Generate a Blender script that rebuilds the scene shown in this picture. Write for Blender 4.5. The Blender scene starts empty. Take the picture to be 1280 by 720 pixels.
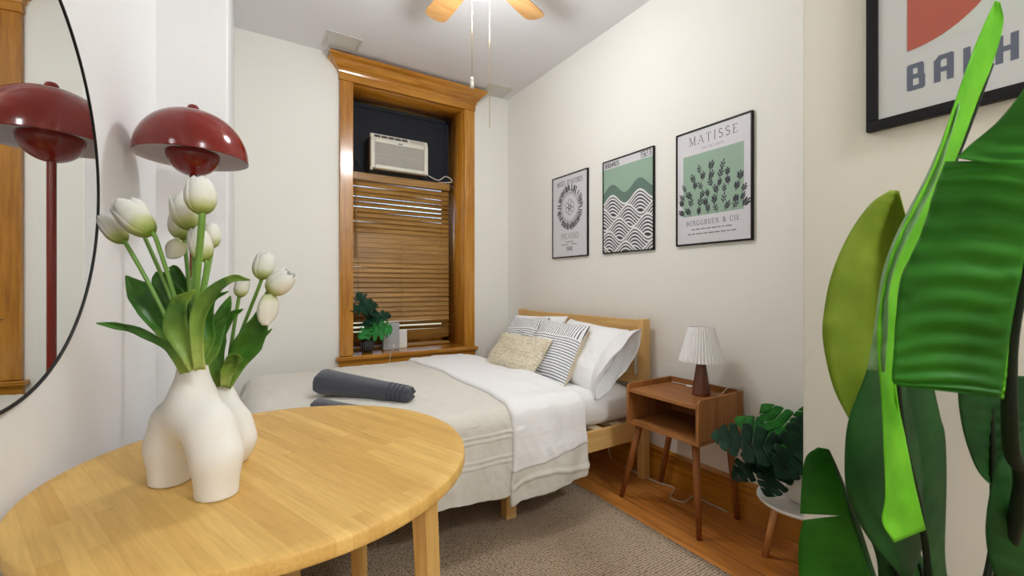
import bpy, bmesh, math, random
import numpy as np
from mathutils import Vector, Matrix, noise
random.seed(4)
S = bpy.context.scene
COL = S.collection
PI = math.pi

# ------------------------------------------------------------------ measuring
F, HZ, CAMH, YAW = 537.0, 357.0, 1.2, math.radians(32)
CC, SS = math.cos(YAW), math.sin(YAW)
def ray(u, v):
    a = (u - 640) / F
    return (a * CC + SS, CC - a * SS, (HZ - v) / F)
def at(u, v, d):                     # point at depth d
    r = ray(u, v); return Vector((r[0] * d, r[1] * d, CAMH + r[2] * d))
def atX(u, v, x):
    r = ray(u, v); return at(u, v, x / r[0])
def atY(u, v, y):
    r = ray(u, v); return at(u, v, y / r[1])
def atZ(u, v, z):
    r = ray(u, v); return at(u, v, (z - CAMH) / r[2])

# ------------------------------------------------------------------ materials
def lin(c):
    f = lambda x: x / 12.92 if x <= .04045 else ((x + .055) / 1.055) ** 2.4
    return (f(c[0] / 255), f(c[1] / 255), f(c[2] / 255), 1)
class Mat:
    def __init__(s, name):
        s.m = bpy.data.materials.new(name); s.m.use_nodes = True
        s.t = s.m.node_tree; s.b = s.t.nodes['Principled BSDF']
    def n(s, typ, **kw):
        x = s.t.nodes.new(typ)
        for k, v in kw.items():
            if k in x.inputs.keys(): x.inputs[k].default_value = v
            else: setattr(x, k, v)
        return x
    def l(s, a, b): s.t.links.new(a, b)
    def set(s, **kw):
        for k, v in kw.items(): s.b.inputs[k.replace('_', ' ')].default_value = v
        return s
    def coords(s, scale=(1, 1, 1), rot=(0, 0, 0), kind='Object'):
        tc = s.n('ShaderNodeTexCoord'); mp = s.n('ShaderNodeMapping')
        mp.inputs['Scale'].default_value = scale; mp.inputs['Rotation'].default_value = rot
        s.l(tc.outputs[kind], mp.inputs[0]); return mp.outputs[0]
    def ramp(s, fac, stops):
        r = s.n('ShaderNodeValToRGB'); e = r.color_ramp.elements
        while len(e) < len(stops): e.new(.5)
        for el, (p, c) in zip(e, stops): el.position = p; el.color = c
        s.l(fac, r.inputs[0]); return r.outputs[0]
    def bump(s, h, strength=.3, dist=.01, prev=None):
        b = s.n('ShaderNodeBump'); b.inputs['Strength'].default_value = strength; b.inputs['Distance'].default_value = dist
        s.l(h, b.inputs['Height'])
        if prev is not None: s.l(prev, b.inputs['Normal'])
        s.l(b.outputs[0], s.b.inputs['Normal']); return b.outputs[0]
def plain(name, c, rough=.5, metal=0, spec=.5, **kw):
    m = Mat(name); m.set(Base_Color=lin(c), Roughness=rough, Metallic=metal, Specular_IOR_Level=spec); m.set(**kw)
    return m.m
def soft(name, c, rough=.9, scale=400, strength=.25, c2=None, big=0, spec=.2, sheen=0):
    m = Mat(name); m.set(Roughness=rough, Specular_IOR_Level=spec)
    if sheen: m.set(Sheen_Weight=sheen)
    co = m.coords()
    nz = m.n('ShaderNodeTexNoise', Scale=scale, Detail=3.0); m.l(co, nz.inputs['Vector'])
    c2 = c2 or tuple(x * .93 for x in c)
    col = m.ramp(nz.outputs['Fac'], [(.35, lin(c2)), (.65, lin(c))]); m.l(col, m.b.inputs['Base Color'])
    b = m.bump(nz.outputs['Fac'], strength, .002)
    if big:
        n2 = m.n('ShaderNodeTexNoise', Scale=14.0, Detail=4.0, Distortion=.6); m.l(co, n2.inputs['Vector'])
        m.bump(n2.outputs['Fac'], big, .02, b)
    return m.m
def wood(name, ca, cb, cc, axis='x', rough=.35, fine=60, coat=0, stretch=14, spec=.5):
    m = Mat(name); m.set(Roughness=rough, Specular_IOR_Level=spec)
    if coat: m.set(Coat_Weight=coat, Coat_Roughness=.12)
    sc = [fine, fine, fine]; sc['xyz'.index(axis)] = fine / stretch
    co = m.coords(scale=sc)
    nz = m.n('ShaderNodeTexNoise', Scale=1.0, Detail=5.0, Roughness=.6, Distortion=.4); m.l(co, nz.inputs['Vector'])
    sc2 = [s * .16 for s in sc]; co2 = m.coords(scale=sc2)
    n2 = m.n('ShaderNodeTexNoise', Scale=1.0, Detail=3.0, Distortion=1.2); m.l(co2, n2.inputs['Vector'])
    mx = m.n('ShaderNodeMath', operation='ADD'); m.l(nz.outputs['Fac'], mx.inputs[0]); m.l(n2.outputs['Fac'], mx.inputs[1])
    h = m.n('ShaderNodeMath', operation='MULTIPLY'); h.inputs[1].default_value = .5; m.l(mx.outputs[0], h.inputs[0])
    col = m.ramp(h.outputs[0], [(.36, lin(ca)), (.5, lin(cb)), (.66, lin(cc))]); m.l(col, m.b.inputs['Base Color'])
    m.bump(nz.outputs['Fac'], .06, .002)
    return m.m
def planks(name, ca, cb, rot, width, length, gap, rough, coat, fine=70, gapc=(60, 35, 15), streak=.35, spec=.5):
    m = Mat(name); m.set(Roughness=rough, Coat_Weight=coat, Coat_Roughness=.15, Specular_IOR_Level=spec)
    co = m.coords(rot=(0, 0, rot))
    br = m.n('ShaderNodeTexBrick', Scale=1.0); br.offset = .37; br.offset_frequency = 2; br.squash = 1
    br.inputs['Brick Width'].default_value = length; br.inputs['Row Height'].default_value = width
    br.inputs['Mortar Size'].default_value = gap; br.inputs['Mortar Smooth'].default_value = .2
    br.inputs['Color1'].default_value = lin(ca); br.inputs['Color2'].default_value = lin(cb); br.inputs['Mortar'].default_value = lin(gapc)
    m.l(co, br.inputs['Vector'])
    mp = m.n('ShaderNodeMapping'); mp.inputs['Scale'].default_value = (fine / 14, fine, fine); m.l(co, mp.inputs[0])
    nz = m.n('ShaderNodeTexNoise', Scale=1.0, Detail=5.0, Distortion=.5); m.l(mp.outputs[0], nz.inputs['Vector'])
    g = m.ramp(nz.outputs['Fac'], [(.3, (1 - streak, 1 - streak * 1.15, 1 - streak * 1.3, 1)), (.7, (1, 1, 1, 1))])
    mx = m.n('ShaderNodeMix', data_type='RGBA', blend_type='MULTIPLY'); mx.inputs[0].default_value = 1
    m.l(br.outputs['Color'], mx.inputs[6]); m.l(g, mx.inputs[7]); m.l(mx.outputs[2], m.b.inputs['Base Color'])
    inv = m.n('ShaderNodeMath', operation='SUBTRACT'); inv.inputs[0].default_value = 1; m.l(br.outputs['Fac'], inv.inputs[1])
    if gap > .0006: m.bump(inv.outputs[0], .4, .002)
    return m.m

# ------------------------------------------------------------------ mesh builder
class MB:
    def __init__(s): s.v = []; s.f = []; s.mi = []; s.cur = 0
    def add(s, vs, fs):
        o = len(s.v); s.v += [Vector(p) for p in vs]; s.f += [tuple(o + i for i in f) for f in fs]; s.mi += [s.cur] * len(fs); return s
    def box(s, a, b):
        x0, y0, z0 = [min(a[i], b[i]) for i in range(3)]; x1, y1, z1 = [max(a[i], b[i]) for i in range(3)]
        return s.add([(x0,y0,z0),(x1,y0,z0),(x1,y1,z0),(x0,y1,z0),(x0,y0,z1),(x1,y0,z1),(x1,y1,z1),(x0,y1,z1)],
                     [(0,3,2,1),(4,5,6,7),(0,1,5,4),(1,2,6,5),(2,3,7,6),(3,0,4,7)])
    def obox(s, p, q, wa, wb, side):     # bar from p to q, widths along side / across, tapered with tuples
        p, q = Vector(p), Vector(q); t = (q - p).normalized(); a = Vector(side); a = (a - t * a.dot(t)).normalized(); b = t.cross(a)
        wa = wa if isinstance(wa, tuple) else (wa, wa); wb = wb if isinstance(wb, tuple) else (wb, wb)
        vs = []
        for c, k in ((p, 0), (q, 1)):
            for sa, sb in ((-1,-1),(1,-1),(1,1),(-1,1)): vs.append(c + a * sa * wa[k] / 2 + b * sb * wb[k] / 2)
        return s.add(vs, [(0,3,2,1),(4,5,6,7),(0,1,5,4),(1,2,6,5),(2,3,7,6),(3,0,4,7)])
    def grid(s, fn, nu, nv, wu=False, wv=False):
        o = len(s.v)
        for i in range(nu):
            for j in range(nv): s.v.append(Vector(fn(i, j)))
        for i in range(nu if wu else nu - 1):
            for j in range(nv if wv else nv - 1):
                a, b = i, (i + 1) % nu; c, d = j, (j + 1) % nv
                s.f.append((o + a * nv + c, o + b * nv + c, o + b * nv + d, o + a * nv + d)); s.mi.append(s.cur)
        return s
    def tube(s, pts, r, n=10, cap=True):
        pts = [Vector(p) for p in pts]; rs = r if isinstance(r, (list, tuple)) else [r] * len(pts)
        ts = [(pts[min(i + 1, len(pts) - 1)] - pts[max(i - 1, 0)]).normalized() for i in range(len(pts))]
        up = Vector((0, 0, 1)) if abs(ts[0].z) < .9 else Vector((1, 0, 0))
        a = (up - ts[0] * up.dot(ts[0])).normalized(); o = len(s.v)
        for p, t, rr in zip(pts, ts, rs):
            a = (a - t * a.dot(t)).normalized(); b = t.cross(a)
            for k in range(n):
                an = 2 * PI * k / n; s.v.append(p + (a * math.cos(an) + b * math.sin(an)) * rr)
        for i in range(len(pts) - 1):
            for k in range(n):
                l = (k + 1) % n; s.f.append((o + i*n + k, o + i*n + l, o + (i+1)*n + l, o + (i+1)*n + k)); s.mi.append(s.cur)
        if cap:
            s.f.append(tuple(o + k for k in range(n))[::-1]); s.f.append(tuple(o + (len(pts)-1)*n + k for k in range(n))); s.mi += [s.cur] * 2
        return s
    def lathe(s, prof, c=(0,0,0), n=48, flute=0, fa=0, cap=False):
        o = len(s.v); c = Vector(c)
        for r, z in prof:
            for k in range(n):
                an = 2 * PI * k / n; rr = r * (1 + fa * math.cos(flute * an)) if flute else r
                s.v.append(c + Vector((rr * math.cos(an), rr * math.sin(an), z)))
        for i in range(len(prof) - 1):
            for k in range(n):
                l = (k + 1) % n; s.f.append((o + i*n + k, o + i*n + l, o + (i+1)*n + l, o + (i+1)*n + k)); s.mi.append(s.cur)
        if cap:
            s.f.append(tuple(o + k for k in range(n))[::-1]); s.f.append(tuple(o + (len(prof)-1)*n + k for k in range(n))); s.mi += [s.cur] * 2
        return s
    def poly(s, pts):
        o = len(s.v); s.v += [Vector(p) for p in pts]; s.f.append(tuple(range(o, o + len(pts)))); s.mi.append(s.cur); return s
    def build(s, name, mat, parent=None, loc=None, smooth=None, bevel=0, solid=0, sub=0, merge=0, seg=2, off=0):
        root = Vector((0, 0, 0))
        if parent is not None:
            p = parent
            while p is not None: root += p.location; p = p.parent
        elif loc is not None: root = Vector(loc)
        me = bpy.data.meshes.new(name); me.from_pydata([tuple(p - root) for p in s.v], [], s.f); me.update()
        mats = mat if isinstance(mat, list) else [mat]
        for m in mats: me.materials.append(m)
        if len(mats) > 1: me.polygons.foreach_set('material_index', s.mi)
        bm = bmesh.new(); bm.from_mesh(me)
        if merge: bmesh.ops.remove_doubles(bm, verts=bm.verts, dist=merge)
        bmesh.ops.recalc_face_normals(bm, faces=bm.faces)
        bm.to_mesh(me); bm.free()
        ob = bpy.data.objects.new(name, me); COL.objects.link(ob)
        if parent is not None: ob.parent = parent
        else: ob.location = root
        if smooth is None: smooth = not bevel
        if smooth: me.polygons.foreach_set('use_smooth', [True] * len(me.polygons))
        if solid:
            md = ob.modifiers.new('solid', 'SOLIDIFY'); md.thickness = solid; md.offset = off
        if bevel:
            md = ob.modifiers.new('bevel', 'BEVEL'); md.width = bevel; md.segments = seg; md.limit_method = 'ANGLE'; md.angle_limit = math.radians(40)
            if seg > 1:
                me.polygons.foreach_set('use_smooth', [True] * len(me.polygons)); md.harden_normals = True
        if sub:
            md = ob.modifiers.new('sub', 'SUBSURF'); md.levels = sub; md.render_levels = sub
        return ob
def tag(o, label=None, cat=None, group=None, kind=None):
    for k, v in (('label', label), ('category', cat), ('group', group), ('kind', kind)):
        if v: o[k] = v
    return o
def thing(name, loc, label, cat, group=None):
    o = bpy.data.objects.new(name, None); COL.objects.link(o); o.location = loc; o.empty_display_size = .05
    return tag(o, label, cat, group)
def struct(name, mb, mat, label=None, bevel=0, smooth=False, loc=None):
    return tag(mb.build(name, mat, bevel=bevel, smooth=smooth, loc=loc), label or name.replace('_', ' '), None, None, 'structure')
def smoothpath(pts, n=16):
    pts = [Vector(p) for p in pts]; P = [pts[0] * 2 - pts[1]] + pts + [pts[-1] * 2 - pts[-2]]; out = []; m = len(pts) - 1
    for i in range(n + 1):
        t = i / n * m; k = min(int(t), m - 1); f = t - k; a, b, c, d = P[k:k + 4]
        out.append(.5 * ((2*b) + (c - a)*f + (2*a - 5*b + 4*c - d)*f*f + (3*b - a - 3*c + d)*f**3))
    return out
def lerp1(xs, ys, t): return float(np.interp(t, xs, ys))
def sm(x): x = min(1, max(0, x)); return x * x * (3 - 2 * x)
def nz3(x, y, z=0): return noise.noise(Vector((x, y, z)))

# surface nets over a signed distance field
def surface_net(fn, lo, hi, h):
    lo = np.array(lo, float); N = np.ceil((np.array(hi) - lo) / h).astype(int) + 1
    g = np.meshgrid(*[lo[i] + h * np.arange(N[i]) for i in range(3)], indexing='ij'); V = fn(*g)
    acc = np.zeros(tuple(N - 1) + (3,)); cnt = np.zeros(tuple(N - 1))
    sl = lambda o: tuple(slice(o[i], N[i] - 1 + o[i]) for i in range(3))
    corners = [(a, b, c) for a in (0, 1) for b in (0, 1) for c in (0, 1)]
    for a in corners:
        for ax in range(3):
            if a[ax]: continue
            b = list(a); b[ax] = 1
            va, vb = V[sl(a)], V[sl(b)]; m = (va < 0) != (vb < 0)
            t = np.where(m, va / np.where(m, va - vb, 1), 0)
            for k in range(3): acc[..., k] += np.where(m, a[k] + (t if k == ax else 0), 0)
            cnt += m
    act = cnt > 0; idx = -np.ones(act.shape, int); idx[act] = np.arange(act.sum())
    cell = np.argwhere(act); P = lo + h * (cell + acc[act] / cnt[act][:, None]); faces = []
    for ax in range(3):
        o1, o2 = [(1, 2), (2, 0), (0, 1)][ax]
        A = np.take(V, range(0, N[ax] - 1), ax); B = np.take(V, range(1, N[ax]), ax)
        for e in np.argwhere((A < 0) != (B < 0)):
            if e[o1] < 1 or e[o2] < 1 or e[o1] >= N[o1] - 1 or e[o2] >= N[o2] - 1: continue
            q = []
            for d1, d2 in ((0, 0), (1, 0), (1, 1), (0, 1)):
                c = e.copy(); c[o1] -= d1; c[o2] -= d2; q.append(int(idx[tuple(c)]))
            if min(q) >= 0: faces.append(tuple(q))
    return P.tolist(), faces
# ------------------------------------------------------------------ palette
M = {}
def wallmat(name, c, c2, rough=.75):
    m = Mat(name); m.set(Roughness=rough, Specular_IOR_Level=.3)
    co = m.coords(); n1 = m.n('ShaderNodeTexNoise', Scale=1.3, Detail=3.0); m.l(co, n1.inputs['Vector'])
    m.l(m.ramp(n1.outputs['Fac'], [(.3, lin(c2)), (.7, lin(c))]), m.b.inputs['Base Color'])
    n2 = m.n('ShaderNodeTexNoise', Scale=90.0, Detail=4.0); m.l(co, n2.inputs['Vector'])
    m.bump(n2.outputs['Fac'], .12, .004); return m.m
M['wall'] = wallmat('white_wall_paint', (238, 237, 231), (235, 234, 228))
M['wall_cool'] = wallmat('cool_white_wall_paint', (236, 237, 238), (233, 234, 236))
M['wall_rough'] = wallmat('rough_cream_wall_dimmed', (217, 214, 200), (212, 209, 195), .85)  # cream paint, darkened to stand in for weaker light on this wall
M['ceiling'] = wallmat('ceiling_paint', (228, 228, 230), (225, 225, 227))
M['hatch'] = plain('hatch_paint', (206, 205, 198), .6)
for ax in 'xyz':
    M['trim' + ax] = wood('honey_trim_' + ax, (148, 94, 24), (180, 120, 34), (202, 146, 56), ax, .22, 45, .4)
    M['pine' + ax] = wood('pine_bed_' + ax, (202, 158, 94), (220, 178, 112), (232, 194, 130), ax, .4, 40, .1)
    M['walnut' + ax] = wood('brown_veneer_' + ax, (132, 84, 40), (156, 102, 54), (174, 120, 68), ax, .5, 70, 0, spec=.3)
    M['bamboo' + ax] = wood('bamboo_leg_' + ax, (184, 138, 70), (204, 160, 88), (218, 178, 108), ax, .4, 60, .1)
    M['slat' + ax] = wood('blind_slat_' + ax, (140, 102, 44), (164, 122, 58), (182, 140, 76), ax, .4, 60, .1)
M['legwood'] = wood('stained_leg', (122, 70, 32), (144, 86, 42), (160, 100, 52), 'z', .45, 60, 0, spec=.3)
M['stoolleg'] = wood('stool_leg_wood', (184, 126, 72), (202, 144, 88), (214, 160, 104), 'z', .45, 60, .05)
M['lampwood'] = wood('dark_lamp_wood', (82, 40, 22), (102, 52, 30), (118, 64, 38), 'z', .35, 70, .2)
M['slatwood'] = wood('pale_slat_wood', (206, 186, 150), (222, 203, 168), (232, 216, 186), 'y', .6, 40)
M['fanwood'] = wood('fan_blade_wood', (170, 122, 70), (190, 142, 86), (204, 158, 102), 'x', .4, 40, .1)
M['floor'] = planks('wood_floor', (204, 130, 56), (220, 150, 74), PI / 2, .083, 1.7, .0012, .3, .35, fine=42, streak=.42)
M['tabletop'] = planks('bamboo_table_top', (230, 190, 112), (212, 168, 92), math.radians(-111), .030, .42, .00035, .5, 0, fine=130, gapc=(208, 164, 90), streak=.15, spec=.3)
M['dark_panel'] = soft('dark_panel', (48, 52, 60), .7, 500, .3, (40, 44, 52))
M['black'] = plain('black_frame', (12, 12, 13), .45, spec=.25)
M['black_pot'] = plain('black_pot', (24, 24, 26), .35)
M['ivory'] = plain('ac_ivory', (222, 220, 208), .45)
M['ac_dark'] = plain('ac_dark', (70, 68, 64), .6)
M['ac_grille'] = plain('ac_grille', (188, 185, 176), .5)
M['cord_white'] = plain('white_cord', (214, 212, 204), .5)
M['cord_black'] = plain('black_cord', (30, 30, 32), .5)
M['red'] = plain('oxblood_gloss', (122, 24, 14), .16, spec=.45, Coat_Weight=.15, Coat_Roughness=.05)
M['shade_in'] = plain('shade_inner_white', (224, 220, 224), .6)
M['mirror'] = plain('mirror_glass', (232, 234, 232), .01, 1.0)
M['ceramic'] = soft('matte_white_ceramic', (236, 234, 229), .75, 700, .35, (229, 227, 222))
M['white_metal'] = plain('white_enamel', (232, 232, 230), .35)
M['brass'] = plain('brass', (196, 170, 110), .3, 1.0)
M['bowl'] = Mat('lit_bowl').set(Base_Color=(1, 1, 1, 1), Roughness=.4, Emission_Color=(1, .96, .9, 1), Emission_Strength=6.0).m
M['linen'] = soft('beige_comforter', (223, 220, 212), .95, 900, .25, (214, 210, 201), big=.3, spec=.1)
M['white_cloth'] = soft('white_cotton', (243, 243, 244), .85, 900, .15, (236, 236, 238), big=.12)
M['sheet'] = soft('white_sheet', (240, 240, 240), .85, 900, .15, (233, 233, 234), big=.25)
M['beige_cloth'] = soft('beige_backing', (219, 206, 180), .9, 700, .3)
M['towel'] = soft('charcoal_towel', (84, 87, 98), .98, 420, 1.0, (56, 58, 68), sheen=.4)
M['towel_band'] = soft('towel_band', (74, 77, 88), .9, 900, .4, (62, 64, 74))
M['grey_box'] = plain('grey_box', (176, 178, 180), .5)
M['white_plastic'] = plain('white_plastic', (236, 236, 234), .5)
M['pot_white'] = plain('white_pot', (226, 222, 212), .6)
M['stooltop'] = plain('white_stool_top', (236, 236, 234), .25, Coat_Weight=.3)
M['soil'] = soft('dark_soil', (36, 30, 24), .95, 120, 1.0)
M['pleat'] = Mat('pleated_paper').set(Base_Color=lin((240, 240, 241)), Roughness=.8).m
M['paper'] = plain('poster_paper', (212, 211, 216), .5, spec=.3)
M['paper_grey'] = plain('poster_paper_grey', (190, 191, 188), .5, spec=.3)
M['sage'] = plain('ink_sage', (148, 175, 156), .55, spec=.3)
M['sage_dark'] = plain('ink_dark_sage', (100, 124, 112), .55, spec=.3)
M['ink'] = plain('ink_charcoal', (62, 64, 70), .55, spec=.3)
M['ink_grey'] = plain('ink_grey', (112, 114, 120), .55, spec=.3)
M['ink_green'] = plain('ink_green_grey', (118, 138, 124), .55, spec=.3)
M['ink_white'] = plain('ink_white', (228, 228, 230), .55, spec=.3)
M['ink_slate'] = plain('ink_slate', (92, 98, 112), .55, spec=.3)
M['ink_orange'] = plain('ink_terracotta', (166, 88, 72), .55, spec=.3)
M['ink_teal'] = plain('ink_teal', (72, 120, 104), .55, spec=.3)
M['glass'] = Mat('window_glass').set(Base_Color=(1, 1, 1, 1), Roughness=0.0, Transmission_Weight=1.0, IOR=1.05).m
def leafmat(name, ca, cb, rough=.35, trans=.25, scale=30, axis='y', rib=0, ribs=0):
    m = Mat(name); m.set(Roughness=rough + .12, Specular_IOR_Level=.22)
    co = m.coords(); nz = m.n('ShaderNodeTexNoise', Scale=scale, Detail=3.0); m.l(co, nz.inputs['Vector'])
    col = m.ramp(nz.outputs['Fac'], [(.3, lin(ca)), (.7, lin(cb))]); m.l(col, m.b.inputs['Base Color'])
    if trans:
        tr = m.n('ShaderNodeBsdfTranslucent'); m.l(col, tr.inputs[0]); mx = m.n('ShaderNodeMixShader'); mx.inputs[0].default_value = trans
        m.l(m.b.outputs[0], mx.inputs[1]); m.l(tr.outputs[0], mx.inputs[2]); m.l(mx.outputs[0], m.t.nodes['Material Output'].inputs[0])
    return m.m
M['monstera'] = leafmat('monstera_green', (10, 38, 26), (24, 62, 40), .3, .06, 16)
M['monstera_b'] = leafmat('monstera_bright', (28, 96, 34), (52, 132, 48), .35, .1, 16)
M['sill_leaf'] = leafmat('sill_leaf_dark', (14, 48, 34), (24, 70, 46), .4, .06, 40)
M['sill_leaf_b'] = leafmat('sill_leaf_bright', (30, 112, 46), (52, 144, 62), .4, .1, 40)
M['stem_green'] = plain('green_stem', (112, 156, 66), .45)
M['stem_dark'] = plain('dark_stem', (20, 30, 15), .6, spec=.15)
def tulipleaf(name, base, mid, end):
    m = Mat(name); m.set(Roughness=.42, Specular_IOR_Level=.35)
    a = m.n('ShaderNodeAttribute', attribute_name='along'); tc = m.n('ShaderNodeTexCoord'); nz = m.n('ShaderNodeTexNoise', Scale=35.0, Detail=3.0); m.l(tc.outputs['Object'], nz.inputs['Vector'])
    ad = m.n('ShaderNodeMath', operation='MULTIPLY_ADD'); m.l(nz.outputs['Fac'], ad.inputs[0]); ad.inputs[1].default_value = .35; m.l(a.outputs['Fac'], ad.inputs[2])
    col = m.ramp(ad.outputs[0], [(.18, lin(base)), (.5, lin(mid)), (.9, lin(end)), (1.2, lin(mid))]); m.l(col, m.b.inputs['Base Color'])
    tr = m.n('ShaderNodeBsdfTranslucent'); m.l(col, tr.inputs[0]); mx = m.n('ShaderNodeMixShader'); mx.inputs[0].default_value = .2
    m.l(m.b.outputs[0], mx.inputs[1]); m.l(tr.outputs[0], mx.inputs[2]); m.l(mx.outputs[0], m.t.nodes['Material Output'].inputs[0]); return m.m
M['tulip_leaf'] = tulipleaf('tulip_leaf', (150, 182, 84), (74, 130, 42), (54, 100, 32))
M['tulip_leaf_b'] = tulipleaf('tulip_leaf_pale', (190, 206, 118), (128, 164, 66), (66, 108, 36))
M['ban_mid'] = leafmat('banana_mid_green', (34, 98, 18), (56, 134, 30), .38, .3, 9)
M['ban_bright'] = leafmat('banana_bright_green', (96, 182, 30), (134, 214, 54), .4, .4, 9)
M['ban_olive'] = leafmat('banana_olive', (112, 136, 32), (138, 160, 50), .45, .35, 9)
M['ban_dark'] = leafmat('banana_dark_green', (18, 56, 20), (32, 80, 30), .4, .15, 9)
M['ban_gloss'] = leafmat('banana_painted_gloss', (118, 160, 104), (148, 184, 132), .35, .2, 12)  # pale tone paints in the gloss on the rolled margin
def petalmat():
    m = Mat('tulip_petal'); m.set(Roughness=.5, Specular_IOR_Level=.35)
    tc = m.n('ShaderNodeTexCoord'); sp = m.n('ShaderNodeSeparateXYZ'); m.l(tc.outputs['Generated'], sp.inputs[0])
    a = m.n('ShaderNodeAttribute', attribute_name='along'); nz = m.n('ShaderNodeTexNoise', Scale=60.0); m.l(tc.outputs['Object'], nz.inputs['Vector'])
    ad = m.n('ShaderNodeMath', operation='MULTIPLY_ADD'); m.l(nz.outputs['Fac'], ad.inputs[0]); ad.inputs[1].default_value = .16; m.l(a.outputs['Fac'], ad.inputs[2])
    col = m.ramp(ad.outputs[0], [(.10, lin((150, 180, 60))), (.28, lin((214, 224, 150))), (.50, lin((250, 250, 240))), (1, lin((252, 252, 250)))])
    m.l(col, m.b.inputs['Base Color'])
    tr = m.n('ShaderNodeBsdfTranslucent'); m.l(col, tr.inputs[0]); mx = m.n('ShaderNodeMixShader'); mx.inputs[0].default_value = .4
    m.l(m.b.outputs[0], mx.inputs[1]); m.l(tr.outputs[0], mx.inputs[2]); m.l(mx.outputs[0], m.t.nodes['Material Output'].inputs[0]); return m.m
M['petal'] = petalmat()
def rugmat():
    m = Mat('woven_rug'); m.set(Roughness=.95, Specular_IOR_Level=.1)
    co = m.coords(rot=(0, 0, 0)); mp = m.n('ShaderNodeMapping'); mp.inputs['Scale'].default_value = (112, 78, 1); m.l(co, mp.inputs[0])
    vo = m.n('ShaderNodeTexVoronoi', Scale=1.0); vo.inputs['Randomness'].default_value = .3; m.l(mp.outputs[0], vo.inputs['Vector'])
    nz = m.n('ShaderNodeTexNoise', Scale=260.0, Detail=2.0); m.l(co, nz.inputs['Vector'])
    sub = m.n('ShaderNodeMath', operation='SUBTRACT'); sub.inputs[0].default_value = 1.05; m.l(vo.outputs['Distance'], sub.inputs[1])
    mul = m.n('ShaderNodeMath', operation='MULTIPLY_ADD'); m.l(nz.outputs['Fac'], mul.inputs[0]); mul.inputs[1].default_value = .5; m.l(sub.outputs[0], mul.inputs[2])
    col = m.ramp(mul.outputs[0], [(.56, lin((58, 46, 36))), (.78, lin((152, 132, 110))), (1.0, lin((200, 180, 156)))]); m.l(col, m.b.inputs['Base Color'])
    m.bump(sub.outputs[0], .9, .006); return m.m
M['rug'] = rugmat()
def stripemat():
    m = Mat('ticking_stripe'); m.set(Roughness=.9, Specular_IOR_Level=.15)
    tc = m.n('ShaderNodeTexCoord'); sp = m.n('ShaderNodeSeparateXYZ'); m.l(tc.outputs['Object'], sp.inputs[0])
    gt = m.n('ShaderNodeMath', operation='GREATER_THAN'); m.l(sp.outputs['Z'], gt.inputs[0]); gt.inputs[1].default_value = .10
    mix = m.n('ShaderNodeMix', data_type='FLOAT'); m.l(gt.outputs[0], mix.inputs[0]); m.l(sp.outputs['Z'], mix.inputs[2]); m.l(sp.outputs['Y'], mix.inputs[3])
    mu = m.n('ShaderNodeMath', operation='MULTIPLY'); m.l(mix.outputs[0], mu.inputs[0]); mu.inputs[1].default_value = 56
    fr = m.n('ShaderNodeMath', operation='FRACT'); m.l(mu.outputs[0], fr.inputs[0])
    col = m.ramp(fr.outputs[0], [(0, lin((240, 240, 240))), (.62, lin((240, 240, 240))), (.66, lin((70, 78, 98))), (.94, lin((70, 78, 98))), (.98, lin((240, 240, 240)))])
    m.l(col, m.b.inputs['Base Color']); return m.m
M['stripe'] = stripemat()
def knitmat():
    m = Mat('chunky_knit'); m.set(Roughness=.95, Specular_IOR_Level=.1)
    tc = m.n('ShaderNodeTexCoord'); mp = m.n('ShaderNodeMapping'); mp.inputs['Scale'].default_value = (1, 70, 42); m.l(tc.outputs['Object'], mp.inputs[0])
    vo = m.n('ShaderNodeTexVoronoi', Scale=1.0); vo.inputs['Randomness'].default_value = .5; m.l(mp.outputs[0], vo.inputs['Vector'])
    nz = m.n('ShaderNodeTexNoise', Scale=130.0, Detail=1.0); m.l(tc.outputs['Object'], nz.inputs['Vector'])
    base = m.ramp(vo.outputs['Distance'], [(.2, lin((228, 220, 200))), (.75, lin((200, 188, 162)))])
    fl = m.ramp(nz.outputs['Fac'], [(.66, (0, 0, 0, 1)), (.71, (1, 1, 1, 1))])
    mx = m.n('ShaderNodeMix', data_type='RGBA'); m.l(fl, mx.inputs[0]); m.l(base, mx.inputs[6]); mx.inputs[7].default_value = lin((140, 108, 70)); m.l(mx.outputs[2], m.b.inputs['Base Color'])
    inv = m.n('ShaderNodeMath', operation='SUBTRACT'); inv.inputs[0].default_value = 1; m.l(vo.outputs['Distance'], inv.inputs[1]); m.bump(inv.outputs[0], .7, .006); return m.m
M['knit'] = knitmat()

# ------------------------------------------------------------------ setting
XR, YB, ZC = 2.2, 3.6, 3.02
XN, YN = 1.65, .735                # near wall face and its far edge
YREAR = -1.9
def xl(y): return -.455 + .075 * (y - .9)
WX0, WX1, WZ0, WZ1 = .743, 1.719, .64, 2.82
struct('floor', MB().box((-1.0, YREAR - .1, -.1), (2.5, 4.1, 0)), M['floor'])
struct('ceiling', MB().box((-1.0, YREAR - .1, ZC), (2.5, 4.1, ZC + .1)), M['ceiling'])
b = MB(); J0, J1, J2 = WX0 - .0255, WX1 + .0255, WZ1 + .0255; b.box((-.6, YB, 0), (J0, 4.05, ZC)).box((J1, YB, 0), (2.5, 4.05, ZC)).box((J0, YB, 0), (J1, 4.05, WZ0 - .041)).box((J0, YB, J2), (J1, 4.05, ZC))
struct('wall_back', b, M['wall'])
struct('wall_right', MB().box((XR, YN, 0), (XR + .12, YB, ZC)), M['wall'])
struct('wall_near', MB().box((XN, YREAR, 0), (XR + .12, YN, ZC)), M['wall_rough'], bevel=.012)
b = MB(); y0, y1 = YREAR, 2.6
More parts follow.
